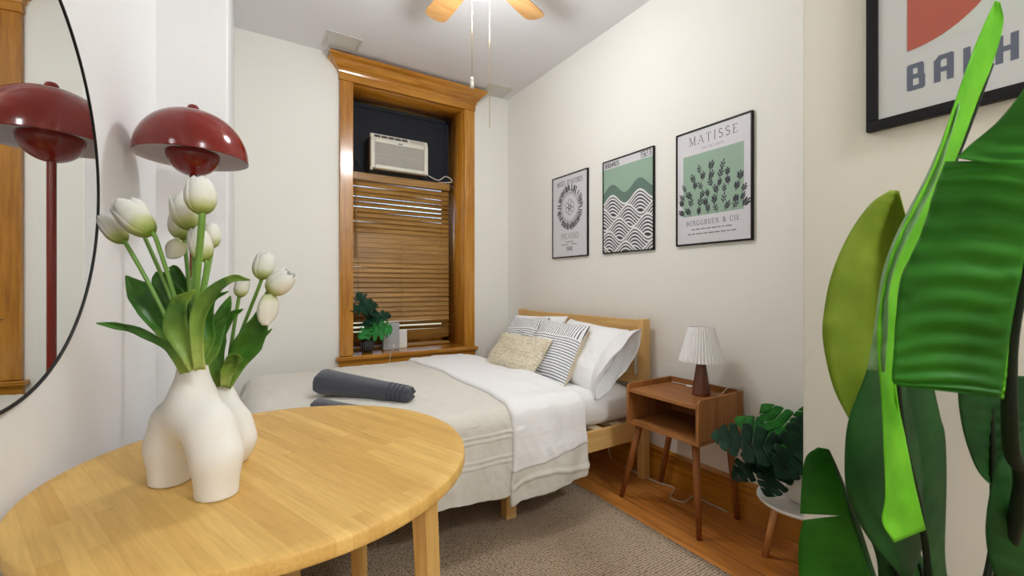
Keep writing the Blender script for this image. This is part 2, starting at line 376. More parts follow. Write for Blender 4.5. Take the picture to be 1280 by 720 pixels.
b.add([(xl(y0), y0, 0), (xl(y1), y1, 0), (xl(y1) - .3, y1, 0), (xl(y0) - .3, y0, 0), (xl(y0), y0, ZC), (xl(y1), y1, ZC), (xl(y1) - .3, y1, ZC), (xl(y0) - .3, y0, ZC)],
      [(0,1,2,3),(4,7,6,5),(0,4,5,1),(1,5,6,2),(2,6,7,3),(3,7,4,0)])
struct('wall_left', b, M['wall_cool'])
b = MB(); b.add([(-.6, 2.49, 0), (-.064, 2.49, 0), (-.055, YB, 0), (-.6, YB, 0), (-.6, 2.49, ZC), (-.064, 2.49, ZC), (-.055, YB, ZC), (-.6, YB, ZC)],
                [(0,3,2,1),(4,5,6,7),(0,1,5,4),(1,2,6,5),(2,3,7,6),(3,0,4,7)])
struct('wall_corner', b, M['wall_cool'], bevel=.008)
struct('wall_rear', MB().box((-1.0, YREAR - .1, 0), (2.5, YREAR, ZC)), M['wall'])
def baseboard(name, p, q, nrm, mat):
    p, q, nrm = Vector(p), Vector(q), Vector(nrm); mb = MB(); prof = [(.0, 0), (.020, 0), (.020, .135), (.026, .14), (.026, .152), (.014, .165), (.020, .178), (.012, .192), (0, .195)]
    mb.grid(lambda i, j: (p if i == 0 else q) + nrm * prof[j][0] + Vector((0, 0, prof[j][1])), 2, len(prof))
    mb.poly([p + nrm * a + Vector((0, 0, z)) for a, z in prof]); mb.poly([q + nrm * a + Vector((0, 0, z)) for a, z in prof])
    return struct(name, mb, mat, 'honey wood ' + name.replace('_', ' '))
baseboard('baseboard_right', (XR, YN, 0), (XR, YB, 0), (-1, 0, 0), M['trimy'])
baseboard('baseboard_back', (-.05, YB, 0), (XR, YB, 0), (0, -1, 0), M['trimx'])
baseboard('baseboard_left', (xl(YREAR), YREAR, 0), (xl(2.49), 2.49, 0), (1, 0, 0), M['trimy'])

# window: casing, crown, sill, jambs, sash, glass
W = thing('window_1', (1.23, YB, WZ0), 'tall window with honey wood casing and crown', None); W['kind'] = 'structure'
YF = YB - .028
def stack(mb, x0, x1, yf, prof, yb=YB):
    mb.grid(lambda i, j: [(x0 - prof[j][0], yb, prof[j][1]), (x0 - prof[j][0], yf - prof[j][0], prof[j][1]), (x1 + prof[j][0], yf - prof[j][0], prof[j][1]), (x1 + prof[j][0], yb, prof[j][1])][i], 4, len(prof))
    for e, z in (prof[0], prof[-1]): mb.poly([(x0 - e, yb, z), (x0 - e, yf - e, z), (x1 + e, yf - e, z), (x1 + e, yb, z)])
    return mb
for x0, x1 in ((.64, WX0 - .001), (WX1 + .001, 1.824)):
    MB().box((x0, YF, WZ0), (x1, YB, WZ1)).build('casing', M['trimz'], W, bevel=.005)
stack(MB(), .637, 1.827, YF - .006, [(0, WZ1), (0, 2.872), (.006, 2.876), (.010, 2.888), (.010, 2.896)]).build('head_board', M['trimx'], W, smooth=False)
stack(MB(), .637, 1.827, YF - .006, [(.006, 2.896), (.014, 2.905), (.030, 2.916), (.042, 2.935), (.060, 2.955), (.078, 2.966), (.084, 2.970), (.084, 2.992)]).build('crown', M['trimx'], W, smooth=False)
stack(MB(), .636, 1.828, YF, [(0, .545), (0, .588), (.004, .592), (.012, .604), (.016, .606), (.022, .612), (.022, .632), (.016, .638)]).build('sill_apron', M['trimx'], W, smooth=False)
MB().box((WX0 - .02, YB - .03, .60), (WX1 + .02, 4.0, WZ0)).build('sill', M['trimx'], W, bevel=.003)
for x0, x1 in ((WX0 - .025, WX0), (WX1, WX1 + .025)):
    MB().box((x0, YB, WZ0), (x1, 4.0, WZ1)).build('jamb', M['trimz'], W)
MB().box((WX0, YB, WZ1), (WX1, 4.0, WZ1 + .025)).build('jamb_head', M['trimx'], W)
b = MB(); b.box((WX0, 3.975, WZ0), (WX0 + .05, 4.01, 2.2)).box((WX1 - .05, 3.975, WZ0), (WX1, 4.01, 2.2)).box((WX0, 3.975, WZ0), (WX1, 4.01, WZ0 + .07)).box((WX0, 3.975, 2.14), (WX1, 4.01, 2.2)).box((WX0, 3.98, 1.38), (WX1, 4.005, 1.42))
b.build('sash', M['trimz'], W, bevel=.003)
MB().box((WX0 + .04, 3.99, WZ0 + .06), (WX1 - .04, 3.994, 2.15)).build('window_pane', M['glass'], W, smooth=False)
# dark infill panel round the air conditioner
t = thing('window_infill_panel', (1.23, 3.95, 2.2), 'dark charcoal board filling the window top around the air conditioner', 'panel')
MB().box((WX0, 3.95, 2.2), (.928, 3.975, WZ1)).box((1.412, 3.95, 2.2), (WX1, 3.975, WZ1)).box((.928, 3.95, 2.498), (1.412, 3.975, WZ1)).build('board', M['dark_panel'], t, bevel=.002)
b = MB(); b.box((WX0, 3.935, WZ1 - .035), (WX1, 3.955, WZ1)).box((WX1 - .035, 3.935, 2.2), (WX1, 3.955, WZ1)).box((WX0, 3.935, 2.2), (WX0 + .03, 3.955, WZ1))
b.build('edging', M['dark_panel'], t, bevel=.004)
# ceiling hatches
for x0, x1, y0, y1, lab in ((.50, .755, 3.28, 3.515, 'square grey ceiling access panel near the left end of window crown'), (1.87, 2.125, 3.36, 3.585, 'square grey ceiling access panel near corner beyond hanging pull chain')):
    t = thing('ceiling_access_panel', ((x0 + x1) / 2, (y0 + y1) / 2, ZC), lab, 'ceiling panel')
    b = MB(); w = .018
    b.box((x0, y0, ZC - .006), (x1, y0 + w, ZC)).box((x0, y1 - w, ZC - .006), (x1, y1, ZC)).box((x0, y0 + w, ZC - .006), (x0 + w, y1 - w, ZC)).box((x1 - w, y0 + w, ZC - .006), (x1, y1 - w, ZC))
    b.build('rim', M['hatch'], t, bevel=.002)
    MB().box((x0 + w + .003, y0 + w + .003, ZC - .004), (x1 - w - .003, y1 - w - .003, ZC)).build('cover', M['hatch'], t, bevel=.001)
    MB().lathe([(0, -.007), (.006, -.006), (.007, -.003)], ((x0 + x1) / 2, y0 + .05, ZC), 12).build('latch', M['hatch'], t)

# venetian blind
t = thing('venetian_blind', (1.23, 3.87, 2.18), 'wood venetian blind hanging inside the honey wood window', 'window blind')
BX0, BX1 = WX0 + .012, WX1 - .03
MB().box((BX0, 3.835, 2.115), (BX1, 3.90, 2.18)).build('headrail', M['slatx'], t, bevel=.004)
b = MB(); z = 2.085; k = 0; rnd = random.Random(2)
while z > .70:
    tilt = 111 + rnd.uniform(-2.5, 2.5); twist = 0
    if k in (3, 4, 5): tilt = (121, 122, 121)[k - 3]; twist = (4, 5, 5)[k - 3]
    if 1.42 < z < 1.66: tilt = 99
    if k in (28, 29): tilt = 40; twist = 8
    if k in (31,): tilt = 64
    if k == 30: tilt = 70
    w = .025
    c0 = Vector((BX0, 3.868, z)); sag = rnd.uniform(-.003, .003); vs = []
    for x, dz, sg in ((BX0, sag, -1), (BX1, -sag, 1)):
        a = math.radians(tilt + sg * twist); d = Vector((0, -math.cos(a), math.sin(a))); n = Vector((0, math.sin(a), math.cos(a))); c = Vector((x, 3.868, z + dz))
        for p, q in ((-w, -.0014), (w, -.0014), (w, .0014), (-w, .0014)): vs.append(c + d * p + n * q)
    b.add(vs, [(0,3,2,1),(4,5,6,7),(0,1,5,4),(1,2,6,5),(2,3,7,6),(3,0,4,7)])
    z -= .0438; k += 1
b.build('slats', M['slatx'], t, smooth=False)
MB().box((BX0, 3.845, .645), (BX1, 3.895, .668)).build('bottom_rail', M['slatx'], t, bevel=.004)
for x in (BX0 + .085, (BX0 + BX1) / 2, BX1 - .115):
    MB().tube([(x, 3.838, 2.12), (x, 3.838, .66)], .0014, 6).build('ladder_cord', M['slatx'], t)
MB().tube([(BX0 + .062, 3.828, 2.12), (BX0 + .064, 3.822, 1.45)], [.004, .0048], 8).build('tilt_wand', M['slatx'], t)
b = MB().tube([(BX1 - .085, 3.828, 2.12), (BX1 - .088, 3.824, 1.62)], .0016, 6); b.lathe([(.002, .02), (.006, 0), (.005, -.02), (0, -.022)], (BX1 - .088, 3.824, 1.60), 10)
b.build('pull_cord', M['slatx'], t)

# air conditioner
AX0, AX1, AY, AZ0, AZ1 = .915, 1.425, 3.72, 2.205, 2.505
t = thing('air_conditioner', ((AX0 + AX1) / 2, 3.9, AZ0), 'cream window air conditioner in the dark panel above the blind', 'air conditioner')
MB().box((AX0 + .012, AY + .05, AZ0 + .006), (AX1 - .012, 3.97, AZ1 - .006)).build('case', M['ac_dark'], t, bevel=.006)
# front fascia with sloped top control strip
b = MB(); fw = .035
def fr(x0, x1, z0, z1, y0=AY, y1=AY + .055): b.box((x0, y0, z0), (x1, y1, z1))
fr(AX0, AX0 + fw, AZ0, AZ1 - .05); fr(AX1 - fw, AX1, AZ0, AZ1 - .05); fr(AX0 + fw, AX1 - fw, AZ0, AZ0 + .032); fr(AX0 + fw, AX1 - fw, AZ1 - .078, AZ1 - .05)
b.build('fascia', M['ivory'], t, bevel=.007, seg=3)
b = MB(); zt = AZ1 - .05
b.add([(AX0, AY, zt), (AX1, AY, zt), (AX1, AY + .055, zt), (AX0, AY + .055, zt), (AX0, AY + .022, AZ1), (AX1, AY + .022, AZ1), (AX1, AY + .055, AZ1), (AX0, AY + .055, AZ1)],
      [(0,3,2,1),(4,5,6,7),(0,1,5,4),(1,2,6,5),(2,3,7,6),(3,0,4,7)])
b.build('top_strip', M['ivory'], t, bevel=.005)
b = MB(); sl = .022 / .05
def onslope(x, z, o): return (x, AY + (z - zt) * sl - o, z)
for i in range(5):
    x0 = AX0 + .03 + i * .06; x1 = x0 + .052
    b.add([onslope(x, z, o) for o in (.0015, -.004) for x, z in ((x0, zt + .016), (x1, zt + .016), (x1, zt + .038), (x0, zt + .038))], [(0,1,2,3),(7,6,5,4),(0,4,5,1),(1,5,6,2),(2,6,7,3),(3,7,4,0)])
b.build('air_outlet', M['ac_dark'], t, smooth=False)
b = MB(); x0, x1 = AX0 + .345, AX1 - .03
b.add([onslope(x, z, o) for o in (.0015, -.004) for x, z in ((x0, zt + .014), (x1, zt + .014), (x1, zt + .04), (x0, zt + .04))], [(0,1,2,3),(7,6,5,4),(0,4,5,1),(1,5,6,2),(2,6,7,3),(3,7,4,0)])
b.build('control_panel', M['ac_grille'], t, smooth=False)
gx0, gx1, gz0, gz1 = AX0 + fw - .004, AX1 - fw + .004, AZ0 + .028, AZ1 - .074
MB().box((gx0, AY + .022, gz0), (gx1, AY + .03, gz1)).build('filter', M['ac_dark'], t, smooth=False)
b = MB(); n = 24
for i in range(n):
    z = gz0 + (i + .5) * (gz1 - gz0) / n; b.box((gx0, AY + .008, z - .0029), (gx1, AY + .02, z + .0029))
for i in range(1, 5):
    x = gx0 + i * (gx1 - gx0) / 5; b.box((x - .002, AY + .005, gz0), (x + .002, AY + .012, gz1))
b.box((gx0, AY + .005, (gz0 + gz1) / 2 - .002), (gx1, AY + .012, (gz0 + gz1) / 2 + .002))
b.build('grille', M['ac_grille'], t, smooth=False)
MB().box((AX0 + .235, AY - .001, AZ1 - .068), (AX0 + .275, AY + .004, AZ1 - .060)).build('badge', M['ac_dark'], t, smooth=False)
MB().lathe([(0, -.016), (.010, -.014), (.012, 0), (.009, .006), (0, .006)], (AX0 + .006, AY + .012, AZ0 - .004), 14).build('foot_knob', M['ivory'], t)
MB().tube(smoothpath([(AX1 - .02, 3.80, 2.25), (AX1 + .05, 3.80, 2.215), (AX1 + .13, 3.79, 2.19), (AX1 + .20, 3.79, 2.235), (AX1 + .262, 3.79, 2.21), (AX1 + .25, 3.80, 2.187), (AX1 + .15, 3.86, 2.185)], 30), .0045, 8).build('power_cord', M['cord_white'], t)
MB().tube(smoothpath([(AX0 + .02, 3.88, 2.19), (AX0 - .03, 3.88, 2.22), (AX0 - .08, 3.89, 2.31), (AX0 - .13, 3.9, 2.34), (WX0 + .004, 3.9, 2.335)], 24), .005, 8).build('signal_cord', M['cord_black'], t)
# ------------------------------------------------------------------ ceiling fan
FX, FY = 1.02, 1.94
t = thing('ceiling_fan', (FX, FY, ZC), 'wood bladed ceiling fan with lit bowl and two hanging pull chains', 'ceiling fan')
MB().lathe([(0, ZC), (.085, ZC), (.09, ZC - .02), (.07, ZC - .045), (.03, ZC - .05), (.03, ZC - .07), (.10, ZC - .075), (.12, ZC - .10), (.12, ZC - .16), (.10, ZC - .19), (.06, ZC - .20), (.06, ZC - .22), (0, ZC - .22)], (FX, FY, 0), 32).build('motor_housing', M['white_metal'], t)
MB().lathe([(.075, ZC - .222), (.11, ZC - .235), (.125, ZC - .26), (.115, ZC - .295), (.08, ZC - .318), (.03, ZC - .328), (0, ZC - .33)], (FX, FY, 0), 32).build('light_bowl', M['bowl'], t)
for k in range(5):
    a = math.radians(22 + 72 * k); d = Vector((math.cos(a), math.sin(a), 0)); s = Vector((-math.sin(a), math.cos(a), 0)); c = Vector((FX, FY, ZC - .19))
    b = MB(); pr = [(.17, .045), (.22, .055), (.40, .066), (.49, .068), (.525, .058), (.54, .03)]
    tw = Vector((0, 0, .16))
    b.grid(lambda i, j: c + d * pr[i][0] + (s + tw) * pr[i][1] * (j - 1), len(pr), 3)
    bl = b.build('blade', M['fanwood'], t, solid=.006, smooth=False)
    MB().obox(c + d * .10 + Vector((0, 0, .01)), c + d * .24, (.03, .05), .006, s).build('blade_bracket', M['brass'], bl, bevel=.002)
p = at(590, 60, 2.19); q = at(612, 60, 2.19)
b = MB(); z0 = 2.205
b.tube([(p.x, p.y, ZC - .25), (p.x, p.y, z0 + .05)], .0016, 6)
for zz in (2.592, 2.537): b.lathe([(0, .005), (.0035, .002), (.0035, -.002), (0, -.005)], (p.x, p.y, zz), 8)
ch = b.build('pull_chain', M['brass'], t)
MB().lathe([(.003, z0 + .058), (.008, z0 + .05), (.009, z0 + .045), (.007, z0 + .04), (.009, z0 + .03), (.010, z0 + .004), (.008, z0), (0, z0)], (p.x, p.y, 0), 14).build('pendant', M['ivory'], ch)
MB().tube([(q.x, q.y, ZC - .25), (q.x, q.y, 2.005)], .0016, 6).build('pull_chain', M['brass'], t)

# ------------------------------------------------------------------ rug
b = MB(); b.grid(lambda i, j: (-.32 + 2.02 * i / 40, -.55 + 2.77 * j / 50, .009 + .0008 * nz3(i * .7, j * .7)), 41, 51)
tag(b.build('area_rug', M['rug'], loc=(.7, .7, 0), solid=.009, off=-1), 'grey brown woven area rug lying on the wood floor', 'rug')

# ------------------------------------------------------------------ bed
t = thing('platform_bed', (1.1, 2.52, 0), 'pine wood bed frame with slatted headboard against the right wall', 'bed')
HY0, HY1 = 1.82, 3.235
hp = []
for y0, y1 in ((HY0, HY0 + .047), (HY1 - .047, HY1)):
    MB().box((2.09, y0, 0), (2.155, y1, .992)).build('post', M['pinez'], t, bevel=.004)
MB().box((2.10, HY0 + .047, .912), (2.128, HY1 - .047, .984)).build('top_rail', M['piney'], t, bevel=.004)
MB().box((2.10, HY0 + .047, .575), (2.128, HY1 - .047, .635)).build('lower_rail', M['piney'], t, bevel=.004)
n = 9
for k in range(n):
    y = HY0 + .047 + (k + .5) * (HY1 - HY0 - .094) / n
    MB().box((2.106, y - .026, .63), (2.122, y + .026, .915)).build('headboard_slat', M['pinez'], t, bevel=.002)
MB().box((.10, 1.832, .25), (2.10, 1.857, .368)).build('side_rail', M['pinex'], t, bevel=.004)
MB().box((.10, 3.198, .25), (2.10, 3.223, .368)).build('side_rail', M['pinex'], t, bevel=.004)
MB().box((.10, 1.857, .25), (.125, 3.198, .368)).build('foot_rail', M['piney'], t, bevel=.004)
for x, y in ((.13, 1.86), (.13, 3.135), (1.13, 1.86), (1.13, 3.135)):
    MB().box((x, y, .0098), (x + .06, y + .06, .30)).build('leg', M['pinez'], t, bevel=.004)
for k in range(13):
    x = .17 + k * .155
    MB().box((x, 1.858, .348), (x + .07, 3.197, .366)).build('bed_slat', M['slatwood'], t, bevel=.002)

def rring(x0, x1, y0, y1, r, n=10, m=26):
    out = []
    for (cx, cy, a0), (ex, ey) in zip(((x1 - r, y0 + r, -90), (x1 - r, y1 - r, 0), (x0 + r, y1 - r, 90), (x0 + r, y0 + r, 180)), ((0, 0),) * 4):
        for k in range(n + 1):
            a = math.radians(a0 + 90 * k / n); out.append(Vector((cx + r * math.cos(a), cy + r * math.sin(a), 0)))
    full = []
    for i in range(len(out)):
        p, q = out[i], out[(i + 1) % len(out)]; d = (q - p).length; c = max(1, int(d / .03))
        for k in range(c): full.append(p.lerp(q, k / c))
    return full
prof = [(.05, .37), (.02, .385), (0, .42), (-.004, .47), (0, .52), (.018, .555), (.05, .574), (.10, .58), (.25, .583), (.5, .584)]
R0 = rring(.11, 2.082, 1.868, 3.19, .07); cen = Vector((1.09, 2.53, 0))
b = MB()
def mat_pt(i, j):
    e, z = prof[i]; p = R0[j]; d = p - cen
    k = Vector((d.x * (1 - e / .986), d.y * (1 - e / .66), 0)) if e < .09 else Vector((d.x * (1 - e), d.y * (1 - e), 0))
    if e >= .09: k = Vector((d.x * (1 - (e - .05) * 1.6), d.y * (1 - (e - .05) * 1.6), 0))
    w = .006 * nz3(p.x * 9 + z * 14, p.y * 4, z * 3) * (1 if e < .06 else .3) + .004 * nz3(p.x * 22 + z * 30, p.y * 10, z * 9) * (1 if e < .06 else .3)
    q = cen + k; dn = Vector((d.x, d.y, 0)).normalized() if e < .06 else Vector((0, 0, 1))
    return q + Vector((0, 0, z)) + dn * w * 1.6
b.grid(mat_pt, len(prof), len(R0), False, True)
b.poly([mat_pt(len(prof) - 1, j) for j in range(len(R0))]); b.poly([mat_pt(0, j) for j in range(len(R0))])
tag(b.build('mattress', M['sheet'], loc=(1.1, 2.52, .37)), 'mattress in a white fitted sheet on the pine bed', 'mattress')

# comforter: cloth draped over the mattress
def edge(v, r):
    if v >= 0: return 0.0, 0.0, v
    s = -v
    if s < r * PI / 2: a = s / r; return -r * math.sin(a), r * (1 - math.cos(a)), 0
    e = s - r * PI / 2; return -r - .05 * e, r + e, 0
CX0, CYN, CYF, CTOP = .115, 1.83, 3.22, .615
def cloth(x, b, lift=0, far=True):
    """x along the bed, b measured from the near top edge (negative hangs down the near side)"""
    ox, dx, _ = edge(x - CX0, .13); X = x if x >= CX0 else CX0 + ox
    W_ = CYF - CYN
    if b <= W_ / 2: oy, dy, _ = edge(b, .085); Y = CYN + (b if b >= 0 else oy); sg = 1
    else: oy, dy, _ = edge(W_ - b, .085); Y = CYN + b if b <= W_ else CYF - oy; sg = -1
    dr = max(dx, dy) + .25 * min(dx, dy)
    z = CTOP - dr
    inner = min(1, max(0, b) / .3) * min(1, max(0, W_ - b) / .3) * min(1, max(0, x - CX0) / .3)
    z += .022 * inner + .010 * nz3(x * 3.1, b * 2.7, 3) * (1 if dr < .02 else .2)
    n = .009 * nz3(x * 7 + b * 2, b * 3, 7) + .006 * nz3(x * 15, b * 8, 2) + .0035 * nz3(x * 30 + b * 12, b * 14, 5)
    hang = sm((dy - .05) / .25)
    n2 = (.026 * nz3(x * 4.6 + b, b * 1.2, 11) + .012 * nz3(x * 11 - b * 3, b * 3.0, 4) + .005 * nz3(x * 25 + b * 8, b * 9, 6)) * hang
    if dy > .06: Y -= sg * (n2 + n * .8 + lift + .02 * hang)
    else:
        z += n * .8 + lift
        k = min(1, max(0, dy / .06)); Y -= sg * lift * k
    if dx > .06: X -= .02 * nz3(b * 4, x * 2, 5) + n
    # pin-tucks running along the bed on the near side
    if b < -.02:
        for c in (-.155, -.178, -.262, -.285):
            Y -= .008 * math.exp(-((b - c) / .0045) ** 2) * (.6 + .4 * nz3(x * 6, c * 9, 1))
    return Vector((X, Y, z))
def hemlen(x): return lerp1([0, .5, .8, 1.13, 1.53], [.33, .39, .425, .455, .45], x) + .012 * nz3(x * 6, .4, 2)
t = thing('comforter', (.8, 2.52, .6), 'beige comforter spread over the bed with its white side turned back', 'comforter')
NU, NV = 150, 260
def base(i, j):
    x = -.26 + (1.535 + .26) * i / (NU - 1); h = hemlen(max(0, x)); q = j / (NV - 1); bb = -h + (h + .1) * q / .62 if q < .62 else .1 + (1.39 + .20) * (q - .62) / .38
    return cloth(x, bb)
MB().grid(base, NU, NV).build('beige_side', M['linen'], t, solid=.010, off=0)
TURN = 1.085
def flapx(i, n, b): 
    f = i / (n - 1); xa = TURN + .012 * nz3(b * 5, 3.3) - (.02 * sm((-b - .1) / .3)); xb = 1.540 + .010 * nz3(b * 6, 8.1)
    return xa + (xb - xa) * f, f
def flap_h(f): return lerp1([0, 1], [.345, .285], f)
def flap(i, j):
    f0 = i / 47; h = flap_h(f0); bb = -h + (h + 1.39 + .1) * (j / 149); x, f = flapx(i, 48, bb)
    roll = math.sqrt(max(0, 1 - ((abs(f - .5) - .44) / .06) ** 2)) if abs(f - .5) > .44 else 1
    return cloth(x, bb, .004 + .018 * roll)
MB().grid(flap, 48, 150).build('white_underside', M['white_cloth'], t, solid=.006, off=0)
def border(i, j):
    f0 = i / 47; h = flap_h(f0); h2 = lerp1([0, .12, .6, .95, 1], [.50, .485, .465, .462, .448], f0); bb = -h2 + (h2 - h + .012) * (j / 29); x, f = flapx(i, 48, bb)
    roll = math.sqrt(max(0, 1 - ((abs(f - .5) - .44) / .06) ** 2)) if abs(f - .5) > .44 else 1
    P = cloth(x, bb, .002 + .016 * roll); s = 1 - j / 29
    P.y -= .018 * sm(s * 1.2) * nz3(f * 3.2, s * 1.2, 9) + .010 * math.exp(-((s - .55 + .18 * math.sin(f * 5)) / .06) ** 2)
    return P
MB().grid(border, 48, 30).build('beige_border', M['linen'], t, solid=.008, off=0)

# ------------------------------------------------------------------ pillows and cushions
def cushion(name, mats, c, w, h, TH, lean, yaw, seed, label, cat, roll=0, group=None, backname=None, crease=1, pinch=.06, n=44, cuff=None):
    def pt(a, b, sgn):
        th = TH * (1.7 if backname and sgn < 0 else 1)
        ea, eb = 1 - abs(a) ** 3.2, 1 - abs(b) ** 3.2
        y = a * w / 2 * (1 - pinch * (1 - b * b)); z = b * h / 2 * (1 - pinch * 1.2 * (1 - a * a))
        tt = th / 2 * max(0, ea) ** .55 * max(0, eb) ** .55
        f = nz3(a * 1.6 + seed, b * 1.6, seed * .7) * .16 + nz3(a * 4 + seed, b * 3 + sgn, seed) * .07 * crease
        edgef = 1 - max(abs(a), abs(b))
        wr = .006 * crease * nz3(a * 9 + b * 4, b * 6 - a * 5, seed + 3) * min(1, edgef * 5 + .15)
        return Vector((sgn * (-tt * (1 + f)) - sgn * wr - .012 * nz3(a * 2 + seed, b * 2, 4), y, z))
    Rm = Matrix.Rotation(math.radians(yaw), 4, 'Z') @ Matrix.Rotation(math.radians(lean), 4, 'Y') @ Matrix.Rotation(math.radians(roll), 4, 'X')
    def side(sgn):
        b = MB(); b.grid(lambda i, j: pt(-1 + 2 * i / (n - 1), -1 + 2 * j / (n - 1), sgn), n, n); return b
    if backname:
        o = side(1).build(name, mats[0], loc=(0, 0, 0)); k = side(-1).build(backname, mats[1], o)
    else:
        b = side(1); b2 = side(-1); b.add(b2.v, b2.f); o = b.build(name, mats[0], loc=(0, 0, 0), merge=.0006)
    o.matrix_world = Matrix.Translation(Vector(c)) @ Rm
    return tag(o, label, cat, group)
G = 'sleeping pillows at the headboard'
P1 = cushion('bed_pillow', [M['white_cloth']], (1.905, 2.19, .755), .62, .46, .19, 36, -3, 1.3, 'white pillow with open cuff nearest the wooden nightstand', 'pillow', 3, G)
# the open cuff hanging at the near end of that pillow
def cuffpt(i, j, k):
    a = i / 13; th = 2 * PI * j / 40; z = math.cos(th); x = math.sin(th)
    hz = .200 + .035 * a + .014 * nz3(z * 2, a * 2, 5); hx = .050 + .022 * a + .022 * a * nz3(x * 3, a * 3 + z * 2, 8)
    y = -.262 - .120 * a - .030 * z * a + .010 * nz3(z * 3, x * 2, 2)
    return Vector((x * hx * (1 - .5 * abs(z) ** 6) + .012 * a * math.sin(z * 4), y, z * hz * (1 + .04 * a)))
b = MB(); b.grid(lambda i, j: cuffpt(i, j, 0) + P1.location, 14, 40, False, True)
b.build('cuff', M['white_cloth'], P1, solid=.003)
cushion('bed_pillow', [M['white_cloth']], (1.925, 2.83, .765), .66, .46, .18, 34, 3, 5.1, 'white pillow at the window end of the headboard, behind the striped cushions', 'pillow', -3, G)
G = 'striped scatter cushions'
cushion('striped_cushion', [M['stripe'], M['beige_cloth']], (1.735, 2.275, .765), .45, .45, .13, 33, 6, 2.2, 'striped cushion with beige back, leaning on the white pillow with the cuff', 'cushion', 2, G, 'beige_back', .6, .05)
cushion('striped_cushion', [M['stripe'], M['beige_cloth']], (1.79, 2.745, .765), .45, .45, .13, 33, 2, 7.7, 'striped cushion half hidden behind the beige knitted cushion', 'cushion', -4, G, 'beige_back', .6, .05)
cushion('knitted_cushion', [M['knit']], (1.58, 2.47, .735), .52, .30, .13, 40, 6, 4.4, 'beige flecked knitted lumbar cushion in front of the striped cushions', 'cushion', 0, None, None, .4, .03)

# ------------------------------------------------------------------ towels
def towel(p, q, r0, r1, label, seed, nm='rolled_towel'):
    p, q = Vector(p), Vector(q); ax = (q - p).normalized(); up = Vector((0, 0, 1)); sd = ax.cross(up).normalized(); L = (q - p).length
    b = MB(); nu, nv = 46, 44
    def pt(i, j):
        f = i / (nu - 1); a = 2 * PI * j / nv; endr = min(1, math.sqrt(max(0, 1 - (1 - min(f, 1 - f) / .035) ** 2)) if min(f, 1 - f) < .035 else 1)
        r = (r0 + (r1 - r0) * f) * (.80 + .20 * endr) * (1 + .05 * nz3(math.cos(a) * 1.5 + seed, math.sin(a) * 1.5, f * 4) + .03 * nz3(math.cos(a) * 4, math.sin(a) * 4 + seed, f * 9))
        if .55 < a < 1.1: r *= 1.05
        zz = max(math.sin(a) * r * .92, -.86 * r)
        return p + ax * (f * L + .012 * nz3(math.cos(a) * 2, math.sin(a) * 2, seed)) + sd * math.cos(a) * r * 1.12 + up * zz
    b.grid(pt, nu, nv, False, True)
    for e, i in ((p, 0), (q, nu - 1)):      # coiled end
        ring = [pt(i, j) for j in range(nv)]; c = sum(ring, Vector()) / nv; o = (e - (p + q) / 2).normalized()
        b.grid(lambda k, j: c + (ring[j % nv] - c) * (1 - k / 11 * .97) + o * (.004 * math.sin(k * 2.2 + j * 2 * PI / nv) - .003), 12, nv, False, True)
    t = b.build(nm, M['towel'], loc=(p + q) / 2 - up * r0 * .86, merge=.0004); tag(t, label, 'towel', 'rolled charcoal towels on the bed')
    bb = MB()
    for f in (.80, .845, .89, .945):
        rr = [pt(int(f * (nu - 1)), j) for j in range(nv)]; c = sum(rr, Vector()) / nv
        bb.grid(lambda i, j: c + (rr[j] - c) * (1.012 if i in (1, 2) else .99) + ax * (-.006, -.0045, .0045, .006)[i], 4, nv, False, True)
    bb.build('woven_band', M['towel_band'], t); return t
A = at(402, 483, 2.23); B = at(514, 499, 2.075); A.z = .645 + .058; B.z = .64 + .034
towel(A, B, .070, .041, 'rolled charcoal towel lying on the beige comforter, the upper of two', 1.0)
A = at(395, 500, 1.965); B = at(478, 512, 1.83); A.z = .648; B.z = .640
towel(A, B, .040, .034, 'rolled charcoal towel mostly hidden behind the round table edge', 6.0)

# ------------------------------------------------------------------ nightstand
NX0, NX1, NY0, NY1, NZ0, NZ1 = 1.795, 2.165, 1.235, 1.68, .445, .632
t = thing('nightstand', (1.98, 1.46, 0), 'brown wooden nightstand with open cubby on splayed legs beside the bed', 'nightstand')
MB().box((NX0 + .004, NY0 + .016, NZ1 - .016), (NX1 - .012, NY1 - .016, NZ1)).build('top', M['walnuty'], t, bevel=.001)
MB().box((NX0, NY0, NZ0), (NX1, NY1, NZ0 + .018)).build('bottom_shelf', M['walnuty'], t, bevel=.002)
for y0, y1 in ((NY0, NY0 + .016), (NY1 - .016, NY1)):
    r = .03; b = MB(); pts = [(NX0, NZ0 + .018), (NX1, NZ0 + .018), (NX1, NZ1 + .03)] + [(NX0 + r - r * math.sin(a), NZ1 + .03 - r + r * math.cos(a)) for a in [PI / 2 * k / 8 for k in range(9)]]
    for y in (y0, y1): b.poly([(x, y, z) for x, z in pts])
    m = len(pts); b.f += [(k, (k + 1) % m, m + (k + 1) % m, m + k) for k in range(m)]; b.mi += [0] * m
    b.build('side_panel', M['walnutz'], t, bevel=.002)
b = MB().box((NX1 - .012, NY0 + .016, NZ0 + .018), (NX1, NY1 - .016, NZ1 + .03)); b.build('back_panel', M['walnuty'], t, bevel=.001)
for tx, ty, fx, fy in ((1.845, 1.625, 1.825, 1.745), (1.845, 1.285, 1.823, 1.251), (2.12, 1.625, 2.15, 1.735), (2.12, 1.285, 2.155, 1.262)):
    MB().tube([(tx, ty, NZ0), (tx + (fx - tx) * .5, ty + (fy - ty) * .5, NZ0 / 2), (fx, fy, 0)], [.0185, .0165, .0125], 18).build('leg', M['legwood'], t)

